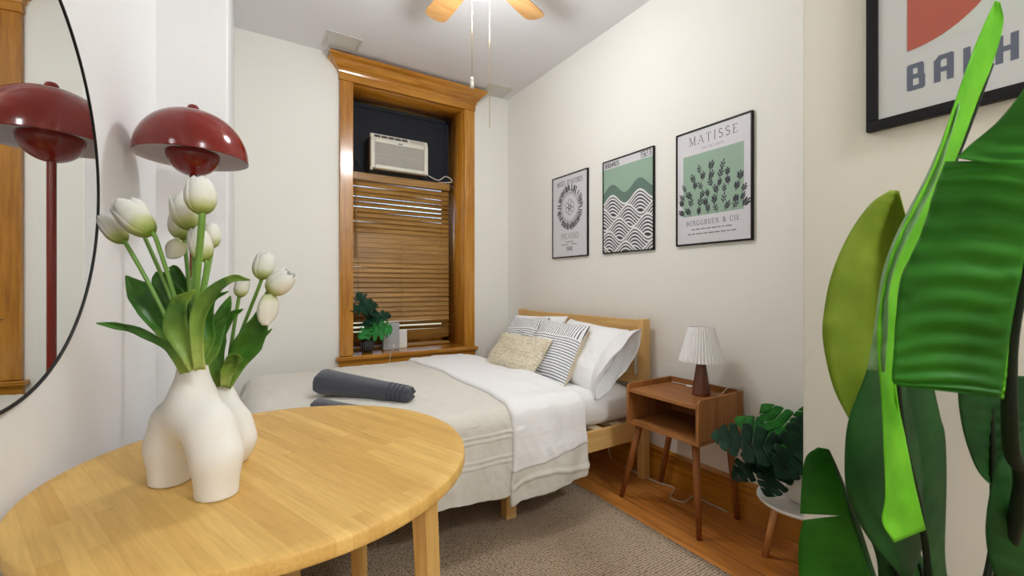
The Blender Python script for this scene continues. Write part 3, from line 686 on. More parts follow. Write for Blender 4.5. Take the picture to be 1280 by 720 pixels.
# table lamp
LX, LY, LZ = 2.02, 1.375, NZ1
t = thing('table_lamp', (LX, LY, LZ), 'small table lamp with white pleated shade standing on the nightstand', 'table lamp')
MB().lathe([(0, LZ), (.044, LZ), (.046, LZ + .004), (.044, LZ + .012), (.034, LZ + .09), (.022, LZ + .17), (.016, LZ + .188), (.008, LZ + .192), (0, LZ + .192)], (LX, LY, 0), 36).build('base', M['lampwood'], t)
MB().lathe([(.007, LZ + .19), (.007, LZ + .245), (0, LZ + .245)], (LX, LY, 0), 12).build('lamp_holder', M['white_plastic'], t)
b = MB(); nf = 40; n = nf * 2; zs = [LZ + .175, LZ + .182, LZ + .27, LZ + .347, LZ + .352]
rr = [.106, .105, .083, .063, .062]
b.grid(lambda i, j: (LX + (rr[i] * (1 + (.035 if j % 2 else -.035))) * math.cos(2 * PI * j / n), LY + (rr[i] * (1 + (.035 if j % 2 else -.035))) * math.sin(2 * PI * j / n), zs[i] + .0), 5, n, False, True)
sh = b.build('pleated_shade', M['pleat'], t, smooth=False, solid=.001)
b = MB().lathe([(.055, LZ + .347), (.0, LZ + .347)], (LX, LY, 0), 24); b.build('shade_top', M['pleat'], sh)
b = MB().tube(smoothpath([(LX + .03, LY - .03, LZ + .006), (LX + .08, LY - .06, LZ + .006), (LX + .115, LY - .075, LZ + .036), (LX + .155, LY - .10, LZ + .034), (LX + .165, LY - .15, LZ + .02), (LX + .166, LY - .155, LZ - .2), (LX + .165, LY - .12, .22)], 40), .0024, 6)
cd = b.build('cord', M['cord_white'], t)
b = MB().tube(smoothpath([(LX + .045, LY + .02, LZ + .004), (LX + .10, LY + .06, LZ + .004), (LX + .112, LY + .16, LZ + .004), (LX + .105, LY + .26, LZ + .006)], 24), .0022, 6); b.build('switch_cord', M['cord_white'], t)
MB().box((LX + .085, LY + .12, LZ + .001), (LX + .10, LY + .155, LZ + .012)).build('cord_switch', M['white_plastic'], t, bevel=.003)
# cable on the floor
pts = [atX(757, 535, 2.17), atX(765, 575, 2.165), atZ(790, 588, .01), atZ(820, 602, .006), atZ(842, 610, .006), atZ(838, 622, .006), atZ(855, 627, .006), atZ(868, 620, .006), atZ(890, 628, .006), atZ(915, 637, .006)]
for p in pts: p.x = min(p.x, 2.165)
tag(MB().tube(smoothpath(pts, 70), .003, 6).build('power_cord', M['cord_white'], loc=(2.1, 1.5, .01)), 'thin pale power cord lying on the floor beneath the nightstand', 'cord')

# ------------------------------------------------------------------ small stool with potted monstera
SX, SY, SH = 2.008, .895, .292
t = thing('plant_stool', (SX, SY, 0), 'low round white topped stool with wooden legs under the monstera', 'stool')
MB().lathe([(0, SH - .02), (.15, SH - .02), (.164, SH - .014), (.167, SH - .006), (.165, SH), (.160, SH - .003), (0, SH - .003)], (SX, SY, 0), 56).build('stool_top', M['stooltop'], t)
for k in range(3):
    a = math.radians(111 + 120 * k); d = Vector((math.cos(a), math.sin(a), 0)); c = Vector((SX, SY, 0))
    MB().tube([c + d * .085 + Vector((0, 0, SH - .02)), c + d * .135], [.017, .0125], 16).build('leg', M['stoolleg'], t)

def monstera_leaf(mb, basep, direction, normal, L, W_, lobes=5, fold=.25, droop=.3, seed=0, cut=.12):
    d = Vector(direction).normalized(); nn = Vector(normal); nn = (nn - d * nn.dot(d)).normalized(); sd = d.cross(nn)
    basep = Vector(basep)
    def half(s): return W_ * .5 * max(0, math.sin(PI * min(1, (s * .86 + .14) ** .82))) ** .75
    for sg in (-1, 1):
        for k in range(lobes):
            ns, nw = 9, 10; s0, s1 = k / lobes, (k + 1) / lobes
            def pt(i, j):
                s = s0 + (s1 - s0) * i / (ns - 1); w = j / (nw - 1); sc = (s0 + s1) / 2
                cw = cut if 0 < k else cut * .6
                q = sm((w - .40) / .45); s2 = sc + (s - sc) * (1 - cw * q)
                if k == lobes - 1: s2 = s
                reach = half(max(.02, sc if w > .4 else s2)) * (1 - .10 * (abs(i / (ns - 1) - .5) * 2) ** 3 * q); reach = half(s2) * (.94 + .06 * nz3(k * 3.1, sg, seed)) * (1 - (.11 * (abs(i / (ns - 1) - .5) * 2) ** 4 * q if k < lobes - 1 else 0))
                fw = .20 * w * reach * (1 + .3 * s)
                y = L * s2 - L * .04 + fw - (.14 * L * w * (1 - s2) ** 2.2 * 2.2 if s2 < .5 else 0)
                x = sg * reach * w
                z = fold * abs(x) - droop * (y / L) ** 2 * L * .5 - droop * (x / (W_ * .5)) ** 2 * W_ * .22 + .008 * nz3(x * 25 + seed, y * 25, k)
                return basep + sd * x + d * y + nn * z
            mb.grid(pt, ns, nw)
    return mb
t = thing('potted_monstera', (SX, SY, SH), 'monstera in fluted white pot standing on the low white stool', 'potted plant')
MB().lathe([(0, SH), (.052, SH), (.058, SH + .004), (.070, SH + .125), (.066, SH + .125), (.062, SH + .10), (.0, SH + .10)], (SX + .005, SY - .005, 0), 120, 40, .022).build('pot', M['pot_white'], t)
MB().lathe([(.0, SH + .112), (.063, SH + .108)], (SX + .005, SY - .005, 0), 24).build('soil', M['soil'], t)
PC = Vector((SX + .005, SY - .005, SH + .10))
def mleaf(u, v, d, tu, tv, td, nrm, L, W_, mat, seed, droop=.3, fold=.2, lobes=6):
    bp = at(u, v, d); tip = at(tu, tv, td); st = smoothpath([PC + Vector((random.uniform(-.02, .02), random.uniform(-.02, .02), 0)), PC.lerp(bp, .55) + Vector((0, 0, .05)), bp], 12)
    s = MB().tube(st, [.005] * 13, 7).build('stalk', M['monstera'], t)
    mb = MB(); monstera_leaf(mb, bp, tip - bp, nrm, (tip - bp).length, W_, lobes, fold, droop, seed)
    mb.build('leaf', M[mat], t, solid=.0012, merge=.0003)
mleaf(962, 562, 1.80, 888, 540, 1.86, (-.25, -.75, .75), .25, .20, 'monstera', 1, .25)
mleaf(985, 560, 1.84, 918, 517, 1.98, (-.4, -.4, .85), .25, .18, 'monstera_b', 2, .25)
mleaf(1000, 562, 1.86, 953, 502, 1.95, (-.6, -.5, .5), .25, .19, 'monstera_b', 3, .2)
mleaf(1010, 545, 1.80, 972, 598, 1.70, (-.5, -.75, .45), .22, .19, 'monstera', 4, .15)
mleaf(975, 575, 1.80, 958, 622, 1.74, (-.6, -.6, .4), .20, .15, 'monstera', 5, .2)
mleaf(955, 570, 1.84, 915, 600, 1.82, (-.5, -.7, .5), .17, .13, 'monstera', 6, .2)
mleaf(1010, 560, 1.86, 1010, 505, 1.86, (-.7, -.6, .3), .2, .18, 'monstera_b', 7, .1)
# ------------------------------------------------------------------ round table
TX, TY, TR, TZ = .083, 1.288, .484, .75
t = thing('round_table', (TX, TY, 0), 'round bamboo table with square tapered legs carrying the vases', 'table')
MB().lathe([(0, TZ - .032), (TR - .006, TZ - .032), (TR - .001, TZ - .030), (TR, TZ - .026), (TR, TZ - .005), (TR - .0015, TZ - .0015), (TR - .004, TZ), (TR - .03, TZ), (0, TZ)], (TX, TY, 0), 160).build('table_top', M['tabletop'], t, merge=.0004)
for a in (-50, 52, 130, 232):
    a = math.radians(a); d = Vector((math.cos(a), math.sin(a), 0)); c = Vector((TX, TY, 0))
    MB().obox(c + d * .428 + Vector((0, 0, TZ - .03)), c + d * .462 + Vector((0, 0, .0098)), (.058, .046), (.040, .034), Vector((-d.y, d.x, 0))).build('leg', M['bambooz'], t, bevel=.004)

# ------------------------------------------------------------------ vases
AD = Vector((.096, -.135, 0)).normalized(); AN = Vector((AD.y * -1, AD.x, 0))
def vase(name, c, legs, rad, neck, label, hollow, thick=.8):
    def sdf(x, y, z):
        y = y / thick; ds = []
        def cap(a, b, ra, rb):
            a, b = np.array(a), np.array(b); ab = b - a; px, py, pz = x - a[0], y - a[1], z - a[2]
            tt = np.clip((px * ab[0] + py * ab[1] + pz * ab[2]) / (ab @ ab), 0, 1)
            return np.sqrt((px - tt * ab[0]) ** 2 + (py - tt * ab[1]) ** 2 + (pz - tt * ab[2]) ** 2) - (ra + tt * (rb - ra))
        for s in (-1, 1):
            for (p, q, ra, rb) in zip(legs, legs[1:], rad, rad[1:]): ds.append(cap((s * p[0], 0, p[1]), (s * q[0], 0, q[1]), ra, rb))
        (z0, r0), (z1, r1), (z2, r2) = neck
        for (a, ra), (b2, rb) in (((z0, r0), (z1, r1)), ((z1, r1), (z2 + .03, r2))): ds.append(cap((0, 0, a), (0, 0, b2), ra, rb))
        k = .012; acc = np.zeros_like(x)
        for d in ds: acc += np.exp(-d / k)
        d = -k * np.log(acc + 1e-30)
        d = np.maximum(d, -z); d = np.maximum(d, z - z2)
        return np.maximum(d, -cap((0, 0, neck[0][0] + .02), (0, 0, z2 + .05), hollow, hollow))
    hw = legs[0][0] + max(rad) + .03; P, Fc = surface_net(sdf, (-hw, -.07, -.008), (hw, .07, neck[2][0] + .01), .0034)
    c = Vector(c); b = MB(); b.add([c + AD * p[0] + AN * p[1] + Vector((0, 0, p[2])) for p in P], Fc)
    o = b.build(name, M['ceramic'], loc=c); md = o.modifiers.new('smooth', 'SMOOTH'); md.iterations = 3; md.factor = .5
    return tag(o, label, 'vase', 'white sculptural vases')
V1 = Vector((-.096, 1.187, TZ)); V2 = Vector((-.052, 1.358, TZ))
vase('sculptural_vase', V1, [(.081, 0), (.082, .085), (.056, .142), (0, .178)], [.0425, .044, .044, .042], [(.165, .042), (.212, .031), (.274, .0285)], 'larger matte white two legged vase at the front of the table', .022, .92)
vase('sculptural_vase', V2, [(.044, 0), (.060, .055), (.044, .095), (0, .125)], [.034, .042, .040, .036], [(.12, .036), (.15, .026), (.192, .0225)], 'smaller white vase standing behind the larger two legged vase', .017, .9)

# ------------------------------------------------------------------ tulips
M1 = V1 + Vector((0, 0, .262)); M2 = V2 + Vector((0, 0, .18))
def blossom(base, axis, L, R, opn, seed, parent):
    ax = Vector(axis).normalized(); a0 = ax.orthogonal().normalized(); b0 = ax.cross(a0); base = Vector(base); rnd = random.Random(seed)
    b = MB(); along = []
    prof_r = [0, .06, .16, .34, .55, .75, .90, 1.0]; prof_v = [.12, .46, .78, 1.0, 1.02, .90, .70 + .25 * opn, .42 + .6 * opn]
    for k in range(6):
        inner = k % 2; ph = PI / 3 * k + rnd.uniform(-.1, .1); nu, nv = 15, 11; hl = L * (1 - .03 * inner + rnd.uniform(-.03, .03))
        for i in range(nu):
            for j in range(nv): along.append(i / (nu - 1))
        def pt(i, j):
            s = i / (nu - 1); w = (j / (nv - 1) - .5) * 2
            r = R * lerp1(prof_r, prof_v, s) * (.93 if inner else 1.0)
            aw = math.radians(66) * (max(0, 1 - max(0, (s - .55) / .45) ** 2.4)) ** .62 + .02
            an = ph + w * aw; rr = r * (1 - .05 * w * w + (.03 if w > 0 else -.01) * abs(w)) + R * .012 * math.cos(w * 9) * s
            return base + ax * (s * hl + .03 * L * math.cos(w * 1.5) * s) + (a0 * math.cos(an) + b0 * math.sin(an)) * rr
        b.grid(pt, nu, nv)
    o = b.build('blossom', M['petal'], parent, solid=.0008)
    at_ = o.data.attributes.new('along', 'FLOAT', 'POINT'); at_.data.foreach_set('value', along); return o
def petal(base, tip, width, normal, parent, name='loose_petal'):
    base, tip = Vector(base), Vector(tip); ax = tip - base; L = ax.length; ax.normalize(); n = Vector(normal); n = (n - ax * n.dot(ax)).normalized(); s_ = ax.cross(n); b = MB(); al = []
    def pt(i, j):
        s = i / 13; w = (j / 8 - .5) * 2; hw = width / 2 * max(0, math.sin(PI * min(1, .10 + .87 * s))) ** .6
        return base + ax * s * L + s_ * w * hw + n * (.25 * width * (1 - w * w) - .02 * s * s)
    b.grid(pt, 14, 9); al = [.25 + .75 * i / 13 for i in range(14) for j in range(9)]
    o = b.build(name, M['petal'], parent, solid=.0008); a_ = o.data.attributes.new('along', 'FLOAT', 'POINT'); a_.data.foreach_set('value', al); return o
def leafstrip(pts, width, twist, parent, mat='tulip_leaf', fold=.5, n=26, name='leaf'):
    P = smoothpath([at(*p) for p in pts], n); b = MB(); wx = [i / (len(width) - 1) for i in range(len(width))]; tx = [i / (len(twist) - 1) for i in range(len(twist))]
    def pt(i, j):
        t_ = (P[min(i + 1, n)] - P[max(i - 1, 0)]).normalized(); view = (P[i] - Vector((0, 0, CAMH))).normalized(); s0 = t_.cross(view).normalized(); n0 = s0.cross(t_)
        f = i / n; a = math.radians(lerp1(tx, twist, f)); sd = s0 * math.cos(a) + n0 * math.sin(a); nn = sd.cross(t_); hw = lerp1(wx, width, f) / 2; w = (j - 3) / 3
        return P[i] + sd * w * hw + nn * (fold * hw * abs(w) ** 1.5 * -1 + .002 * math.sin(f * 17 + w * 2))
    b.grid(pt, n + 1, 7); o = b.build(name, M[mat], parent, solid=.0011); a_ = o.data.attributes.new('along', 'FLOAT', 'POINT'); a_.data.foreach_set('value', [i / n for i in range(n + 1) for j in range(7)]); return o
def tulip(mouth, u0, v0, u1, v1, d, R, opn, seed, label, leaves=(), bend=.5, d1=None, sr=.0042):
    """blossom from (u0,v0) base to (u1,v1) tip at depth d"""
    d1 = d1 or d; bs, tp = at(u0, v0, d), at(u1, v1, d1); ax = (tp - bs); tp += ax * .08; ax = (tp - bs)
    off = Vector((random.uniform(-.010, .010), random.uniform(-.008, .008), 0)); st = Vector(mouth) + off
    mid = st.lerp(bs, .5) + Vector((0, 0, .03 * bend)); low = st - Vector((0, 0, .06)); low.x = mouth.x; low.y = mouth.y
    t = thing('tulip', st, label, 'flower', 'white tulips in the white vases')
    MB().tube(smoothpath([low, st, mid, bs - ax.normalized() * .012, bs + ax.normalized() * .004], 22), sr, 10).build('stem', M['stem_green'], t)
    blossom(bs, ax, ax.length, R, opn, seed, t)
    for lf in leaves: leafstrip(parent=t, **lf)
    return t
def lf(pts, w, tw, mat='tulip_leaf', fold=.5): return dict(pts=pts, width=[x * (.95 if mat.endswith('b') else 1.15) for x in w], twist=tw, mat=mat, fold=fold)
D0 = .928
tulip(M1, 156, 304, 130, 272, .93, .0200, 0, 1, 'slim closed white tulip leaning farthest towards the round mirror',
      [lf([(232, 466, .92), (222, 440, .91), (200, 424, .90), (172, 412, .89), (148, 407, .88), (121, 404, .87)], [.016, .024, .022, .016, .014, .002], [20, 40, 50, 40, 20, 10])])
tulip(M1, 190, 294, 152, 258, .91, .0275, .35, 2, 'big half open white tulip tilted towards the mirror, second from it',
      [lf([(234, 462, .95), (214, 415, .97), (196, 390, .98), (178, 368, .985), (158, 345, .99)], [.02, .050, .062, .048, .004], [0, -10, -15, -10, 0])])
tulip(M1, 178, 288, 166, 252, .99, .024, .2, 3, 'white tulip hidden behind the big half open tulip near the mirror',
      [lf([(236, 462, .96), (222, 420, .98), (206, 385, 1.0), (197, 345, 1.01)], [.016, .034, .036, .004], [30, 25, 10, 0], 'tulip_leaf')])
tulip(M1, 252, 269, 250, 225, .87, .0275, .12, 4, 'tallest upright white tulip in front of the red lamp pole',
      [lf([(244, 462, .90), (238, 445, .895), (223, 410, .885), (226, 380, .88), (244, 362, .875)], [.020, .032, .046, .036, .004], [0, 0, 25, 20, 0], 'tulip_leaf_b'),
       lf([(250, 462, .90), (247, 430, .89), (250, 395, .885), (268, 365, .88), (292, 349, .875), (313, 350, .87)], [.020, .022, .034, .028, .018, .002], [0, 10, 25, 30, 25, 0], 'tulip_leaf_b')], .2, sr=.0062)
tulip(M1, 240, 288, 226, 247, .945, .0275, .25, 5, 'open white tulip tucked just behind the tallest one',
      [lf([(240, 462, .95), (240, 420, .97), (228, 380, .98), (205, 352, .985), (196, 340, .99)], [.016, .03, .05, .04, .004], [0, 20, 40, 30, 0])])
b5 = tulip(M1, 230, 300, 224, 268, 1.0, .025, .3, 6, 'small white tulip losing a drooping petal, behind the tall ones',
      [lf([(242, 462, .97), (243, 420, .99), (236, 380, 1.0), (220, 340, 1.0), (212, 334, 1.0)], [.014, .026, .034, .020, .003], [10, 20, 20, 10, 0])])
petal(at(229, 301, .97), at(206, 323, .965), .040, (.2, -.9, .3), b5)
tulip(M1, 256, 327, 246, 288, .94, .0225, .1, 7, 'greenish white tulip bud low beside the lamp pole',
      [lf([(246, 460, .93), (262, 425, .94), (258, 400, .94), (264, 375, .94), (286, 364, .94)], [.014, .018, .026, .016, .002], [20, 10, 10, 0, 0])])
for lf_ in (lf([(238, 462, .99), (232, 430, 1.0), (222, 400, 1.01), (214, 372, 1.01), (213, 352, 1.01)], [.016, .034, .04, .028, .003], [10, 20, 20, 10, 0]), lf([(252, 462, .97), (262, 438, .98), (276, 412, .985), (290, 395, .99), (304, 386, .99)], [.014, .024, .028, .018, .002], [10, 0, 10, 20, 10]), lf([(244, 462, .99), (250, 430, 1.0), (248, 395, 1.01), (252, 365, 1.02)], [.016, .034, .034, .003], [0, -15, -15, 0])): leafstrip(parent=b5, **lf_)
tulip(M1, 264, 311, 264, 281, 1.0, .019, 0, 8, 'slim white tulip rising just right of the tallest stem', [], .3)
tulip(M1, 248, 366, 244, 348, 1.02, .016, 0, 9, 'tiny white tulip bud deep among the leaves',
      [lf([(247, 460, .96), (262, 440, .97), (270, 410, .98), (282, 385, .985), (288, 370, .99)], [.016, .030, .030, .020, .003], [10, 0, -10, 0, 0])], .2)
tulip(M2, 299, 372, 305, 348, 1.10, .0165, 0, 10, 'small greenish tulip bud rising from the smaller vase',
      [lf([(278, 484, 1.11), (268, 455, 1.10), (268, 425, 1.10), (274, 398, 1.10), (280, 392, 1.10)], [.018, .040, .050, .028, .004], [0, 10, 10, 0, 0])], .1)
tulip(M2, 326, 350, 333, 318, 1.12, .0255, .15, 11, 'white tulip upright at the window side of the smaller vase',
      [lf([(282, 484, 1.10), (296, 452, 1.10), (310, 428, 1.10), (322, 406, 1.10), (325, 384, 1.10)], [.020, .040, .058, .044, .003], [0, -10, -10, 0, 0]),
       lf([(281, 482, 1.09), (284, 462, 1.08), (292, 448, 1.075), (302, 446, 1.07)], [.018, .034, .040, .020], [0, -20, -30, -20], 'tulip_leaf_b')], .1)
b12 = tulip(M2, 336, 366, 362, 343, 1.09, .0285, .2, 12, 'heavy white tulip farthest from the mirror with a hanging petal',
      [lf([(280, 482, 1.12), (300, 450, 1.13), (325, 425, 1.14), (340, 411, 1.15)], [.012, .020, .014, .002], [30, 30, 20, 10])], .1)
petal(at(337, 368, 1.085), at(335, 407, 1.08), .052, (.3, -.9, .1), b12)

# ------------------------------------------------------------------ floor lamp and mirror
PX, PY = -.163, 2.04
t = thing('floor_lamp', (PX, PY, 0), 'glossy oxblood red mushroom floor lamp standing behind the table', 'floor lamp')
MB().lathe([(0, .0098), (.135, .0098), (.14, .014), (.138, .024), (.12, .030), (.03, .034), (.014, .045), (0, .045)], (PX, PY, 0), 56).build('base', M['red'], t)
MB().lathe([(.0125, .03), (.0125, 1.66)], (PX, PY, 0), 18).build('pole', M['red'], t)
DR, DZ0, DZ1 = .181, 1.688, 1.868
out = [(DR * math.sin(a) ** .92 if a > 0 else 0, DZ0 + (DZ1 - DZ0) * math.cos(a)) for a in [PI / 2 * k / 22 for k in range(23)]]
MB().lathe([(max(r, 0), z) for r, z in out] + [(DR + .0005, DZ0 - .004), (DR - .002, DZ0 - .004)], (PX, PY, 0), 72).build('lamp_shade', M['red'], t, merge=.0004)
MB().lathe([(DR - .002, DZ0 - .004)] + [(r * .975, DZ0 + (z - DZ0) * .965) for r, z in out[::-1]], (PX, PY, 0), 72).build('shade_lining', M['shade_in'], t, merge=.0004)
bw = .086; MB().lathe([(bw * math.sin(PI / 2 * k / 14), 1.705 - bw * math.cos(PI / 2 * k / 14)) for k in range(15)] + [(bw - .004, 1.71), (bw - .006, 1.70), (0, 1.68)], (PX, PY, 0), 48).build('inner_bowl', M['red'], t, merge=.0003)
MB().lathe([(.010, 1.70), (.010, DZ1 - .005)], (PX, PY, 0), 14).build('lamp_stem', M['red'], t)
MB().lathe([(.006, DZ1 - .006), (.010, DZ1 + .002), (.017, DZ1 + .006), (.019, DZ1 + .013), (.014, DZ1 + .021), (0, DZ1 + .024)], (PX, PY, 0), 24).build('finial', M['red'], t)

MYC, MZC, MR = 1.262, 1.475, .535
mx = Vector((.075, 1, 0)).normalized(); mn = Vector((1, -.075, 0)).normalized(); mc = Vector((xl(MYC), MYC, MZC))
t = thing('wall_mirror', mc, 'large round wall mirror with thin black frame above the table', 'mirror')
def mp(a, r, o): return mc + mx * math.cos(a) * r + Vector((0, 0, math.sin(a) * r)) + mn * o
prof = [(MR - .007, .002), (MR - .007, .011), (MR - .005, .013), (MR, .013), (MR + .001, .012), (MR + .001, .001)]
MB().grid(lambda i, j: mp(2 * PI * i / 128, *prof[j]), 128, 6, True, True).build('mirror_frame', M['black'], t, smooth=False)
b = MB(); b.poly([mp(2 * PI * i / 128, MR - .006, .010) for i in range(128)]); b.poly([mp(2 * PI * i / 128, MR - .006, .002) for i in range(128)])
b.grid(lambda i, j: mp(2 * PI * i / 128, MR - .006, (.002, .010)[j]), 128, 2, True)
b.build('mirror_glass', M['mirror'], t, smooth=False)

# ------------------------------------------------------------------ window sill things
sp = atY(459, 444, 3.70); sp.z = WZ0
t = thing('sill_plant', sp, 'small leafy plant in a black ribbed pot on the window sill', 'potted plant')
MB().lathe([(0, 0), (.034, 0), (.042, .008), (.050, .05), (.052, .095), (.046, .115), (.042, .115), (.044, .09), (0, .09)], sp, 96, 18, .03).build('pot', M['black_pot'], t)
b = MB()
for k in range(18):
    a = 2 * PI * k / 18; d = Vector((math.cos(a), math.sin(a), 0)); b.tube([sp + d * .046 + Vector((0, 0, .02)), sp + d * .0515 + Vector((0, 0, .055)), sp + d * .053 + Vector((0, 0, .092))], .0022, 6)
b.build('ribs', M['ink_grey'], t)
MB().lathe([(0, .10), (.044, .098)], sp, 20).build('soil', M['soil'], t)
def sleaf(u, v, tu, tv, Y0, Y1, nrm, W_, mat, seed, lobes=4):
    bp, tip = atY(u, v, Y0), atY(tu, tv, Y1)
    MB().tube(smoothpath([sp + Vector((0, 0, .09)), (sp + Vector((0, 0, .10))).lerp(bp, .5) + Vector((0, 0, .02)), bp], 8), .0038, 7).build('stalk', M['stem_green'] if mat.endswith('b') else M['sill_leaf'], t)
    mb = MB(); monstera_leaf(mb, bp, tip - bp, nrm, (tip - bp).length, W_, lobes, .2, .25, seed, .5); mb.build('leaf', M[mat], t, solid=.001, merge=.0003)
sleaf(462, 412, 492, 411, 3.66, 3.60, (-.2, -.9, .35), .22, 'sill_leaf_b', 1, 5)
sleaf(462, 398, 490, 392, 3.68, 3.66, (-.1, -.7, .7), .17, 'sill_leaf', 2)
sleaf(462, 388, 436, 384, 3.66, 3.56, (.1, -.7, .7), .15, 'sill_leaf', 3)
sleaf(460, 386, 447, 364, 3.68, 3.70, (.2, -.9, .3), .16, 'sill_leaf', 4)
sleaf(458, 385, 472, 378, 3.70, 3.74, (-.1, -.8, .6), .15, 'sill_leaf', 5)
sleaf(460, 410, 449, 424, 3.66, 3.60, (.1, -.8, .5), .11, 'sill_leaf_b', 6)
sleaf(463, 404, 452, 406, 3.66, 3.64, (0, -.7, .7), .10, 'sill_leaf', 7)
gp = atY(488, 438, 3.76); gp.z = WZ0
t = thing('grey_device', gp, 'light grey box shaped device on the window sill beside the plant', 'device')
b = MB().box((gp.x - .072, gp.y - .035, WZ0), (gp.x + .072, gp.y + .035, WZ0 + .235)); b.build('housing', M['grey_box'], t, bevel=.008, seg=3)
MB().box((gp.x - .060, gp.y - .037, WZ0 + .06), (gp.x + .060, gp.y - .034, WZ0 + .225)).build('front_panel', M['grey_box'], t, bevel=.003)
MB().box((gp.x + .012, gp.y - .039, WZ0 + .018), (gp.x + .022, gp.y - .034, WZ0 + .048)).build('switch', M['white_plastic'], t, bevel=.001)
MB().tube(smoothpath([(gp.x, gp.y - .036, WZ0 + .03), (gp.x + .01, gp.y - .07, WZ0 + .008), (gp.x - .03, gp.y - .13, WZ0 + .005), (gp.x - .06, YF - .03, WZ0 - .01), (gp.x - .075, YF - .035, WZ0 - .08), (gp.x - .08, YF - .03, .42)], 30), .0022, 6).build('power_cord', M['cord_white'], t)
wp = atY(502, 427, 3.81); wp.z = WZ0
t = thing('white_adapter', wp, 'white plastic box standing behind the grey device on the sill', 'device')
MB().box((wp.x - .05, wp.y - .02, WZ0), (wp.x + .045, wp.y + .01, WZ0 + .16)).build('housing', M['white_plastic'], t, bevel=.004)
MB().box((wp.x - .03, wp.y - .0215, WZ0 + .05), (wp.x + .03, wp.y - .0195, WZ0 + .13)).build('face', M['white_plastic'], t, bevel=.002)

# ------------------------------------------------------------------ lettering
def arc(cx, cy, rx, ry, a0, a1, n=12): return [(cx + rx * math.cos(math.radians(a0 + (a1 - a0) * k / n)), cy + ry * math.sin(math.radians(a0 + (a1 - a0) * k / n))) for k in range(n + 1)]
SER = {   # width, strokes ('k' thick, 'n' thin), serif centres
 'A': (.78, [('n', [(.04, 0), (.38, 1)]), ('k', [(.38, 1), (.74, 0)]), ('n', [(.16, .34), (.6, .34)])], [(.04, 0), (.74, 0)]),
 'B': (.66, [('k', [(.14, 0), (.14, 1)]), ('k', arc(.3, .76, .22, .24, 90, -90)), ('k', arc(.3, .26, .28, .26, 90, -90)), ('n', [(.14, 1), (.3, 1)]), ('n', [(.14, .52), (.3, .52)]), ('n', [(.14, 0), (.3, 0)])], [(.1, 0), (.1, 1)]),
 'C': (.74, [('k', arc(.4, .5, .34, .5, 50, 310, 20)), ('n', [(.62, .72), (.62, .92)])], []),
 'D': (.76, [('k', [(.14, 0), (.14, 1)]), ('k', arc(.28, .5, .42, .5, 90, -90, 16)), ('n', [(.14, 1), (.28, 1)]), ('n', [(.14, 0), (.28, 0)])], [(.1, 0), (.1, 1)]),
 'E': (.62, [('k', [(.14, 0), (.14, 1)]), ('n', [(.14, 1), (.54, 1), (.54, .84)]), ('n', [(.14, .52), (.44, .52)]), ('n', [(.14, 0), (.56, 0), (.56, .18)])], [(.1, 0), (.1, 1)]),
 'G': (.8, [('k', arc(.4, .5, .34, .5, 50, 325, 20)), ('k', [(.68, .05), (.68, .42)])], [(.66, .42)]),
 'H': (.8, [('k', [(.14, 0), (.14, 1)]), ('k', [(.66, 0), (.66, 1)]), ('n', [(.14, .52), (.66, .52)])], [(.14, 0), (.14, 1), (.66, 0), (.66, 1)]),
 'I': (.34, [('k', [(.17, 0), (.17, 1)])], [(.17, 0), (.17, 1)]),
 'M': (.92, [('n', [(.12, 0), (.14, 1)]), ('k', [(.14, 1), (.45, .06)]), ('n', [(.45, .06), (.78, 1)]), ('k', [(.78, 1), (.8, 0)])], [(.1, 0), (.8, 0), (.1, 1), (.82, 1)]),
 'N': (.8, [('n', [(.14, 0), (.14, 1)]), ('k', [(.14, 1), (.66, 0)]), ('n', [(.66, 0), (.66, 1)])], [(.14, 0), (.1, 1), (.66, 1)]),
 'O': (.8, [('k', arc(.4, .5, .34, .5, 0, 360, 26))], []),
 'P': (.62, [('k', [(.14, 0), (.14, 1)]), ('k', arc(.3, .73, .26, .27, 90, -90)), ('n', [(.14, 1), (.3, 1)]), ('n', [(.14, .46), (.3, .46)])], [(.14, 0), (.1, 1)]),
 'R': (.7, [('k', [(.14, 0), (.14, 1)]), ('k', arc(.3, .74, .24, .26, 90, -90)), ('n', [(.14, 1), (.3, 1)]), ('n', [(.14, .48), (.34, .48)]), ('k', [(.34, .48), (.64, 0)])], [(.14, 0), (.1, 1), (.64, 0)]),
 'S': (.56, [('k', arc(.28, .75, .20, .25, 40, 230, 12) + arc(.28, .26, .23, .26, 60, -140, 12))], []),
 'T': (.68, [('k', [(.34, 0), (.34, 1)]), ('n', [(.04, .82), (.04, 1), (.64, 1), (.64, .82)])], [(.34, 0)]),
 'U': (.78, [('k', [(.14, 1), (.14, .34)] + arc(.39, .32, .25, .32, 180, 360, 12) + [(.64, .34), (.64, 1)])], [(.14, 1), (.64, 1)]),
 '&': (.8, [('k', [(.74, .02), (.26, .66)] + arc(.36, .8, .16, .2, 215, -30, 10) + [(.2, .42)] + arc(.32, .24, .24, .24, 140, 350, 12) + [(.68, .5)])], []),
 "'": (.22, [('k', [(.12, 1), (.08, .74)])], []), '-': (.4, [('k', [(.06, .42), (.34, .42)])], []), ' ': (.42, [], []), '.': (.2, [('k', [(.06, .04), (.14, .04)])], []),
 '1': (.44, [('k', [(.24, 0), (.24, 1), (.1, .84)])], [(.24, 0)]), '9': (.58, [('k', arc(.29, .7, .22, .3, 0, 360, 18)), ('k', [(.51, .7), (.42, .25), (.2, 0)])], []),
 '4': (.58, [('n', [(.4, 1), (.04, .3), (.54, .3)]), ('k', [(.4, 1), (.4, 0)])], [(.4, 0)]), '8': (.56, [('k', arc(.28, .76, .19, .24, 0, 360, 18)), ('k', arc(.28, .26, .23, .26, 0, 360, 18))], []),
}
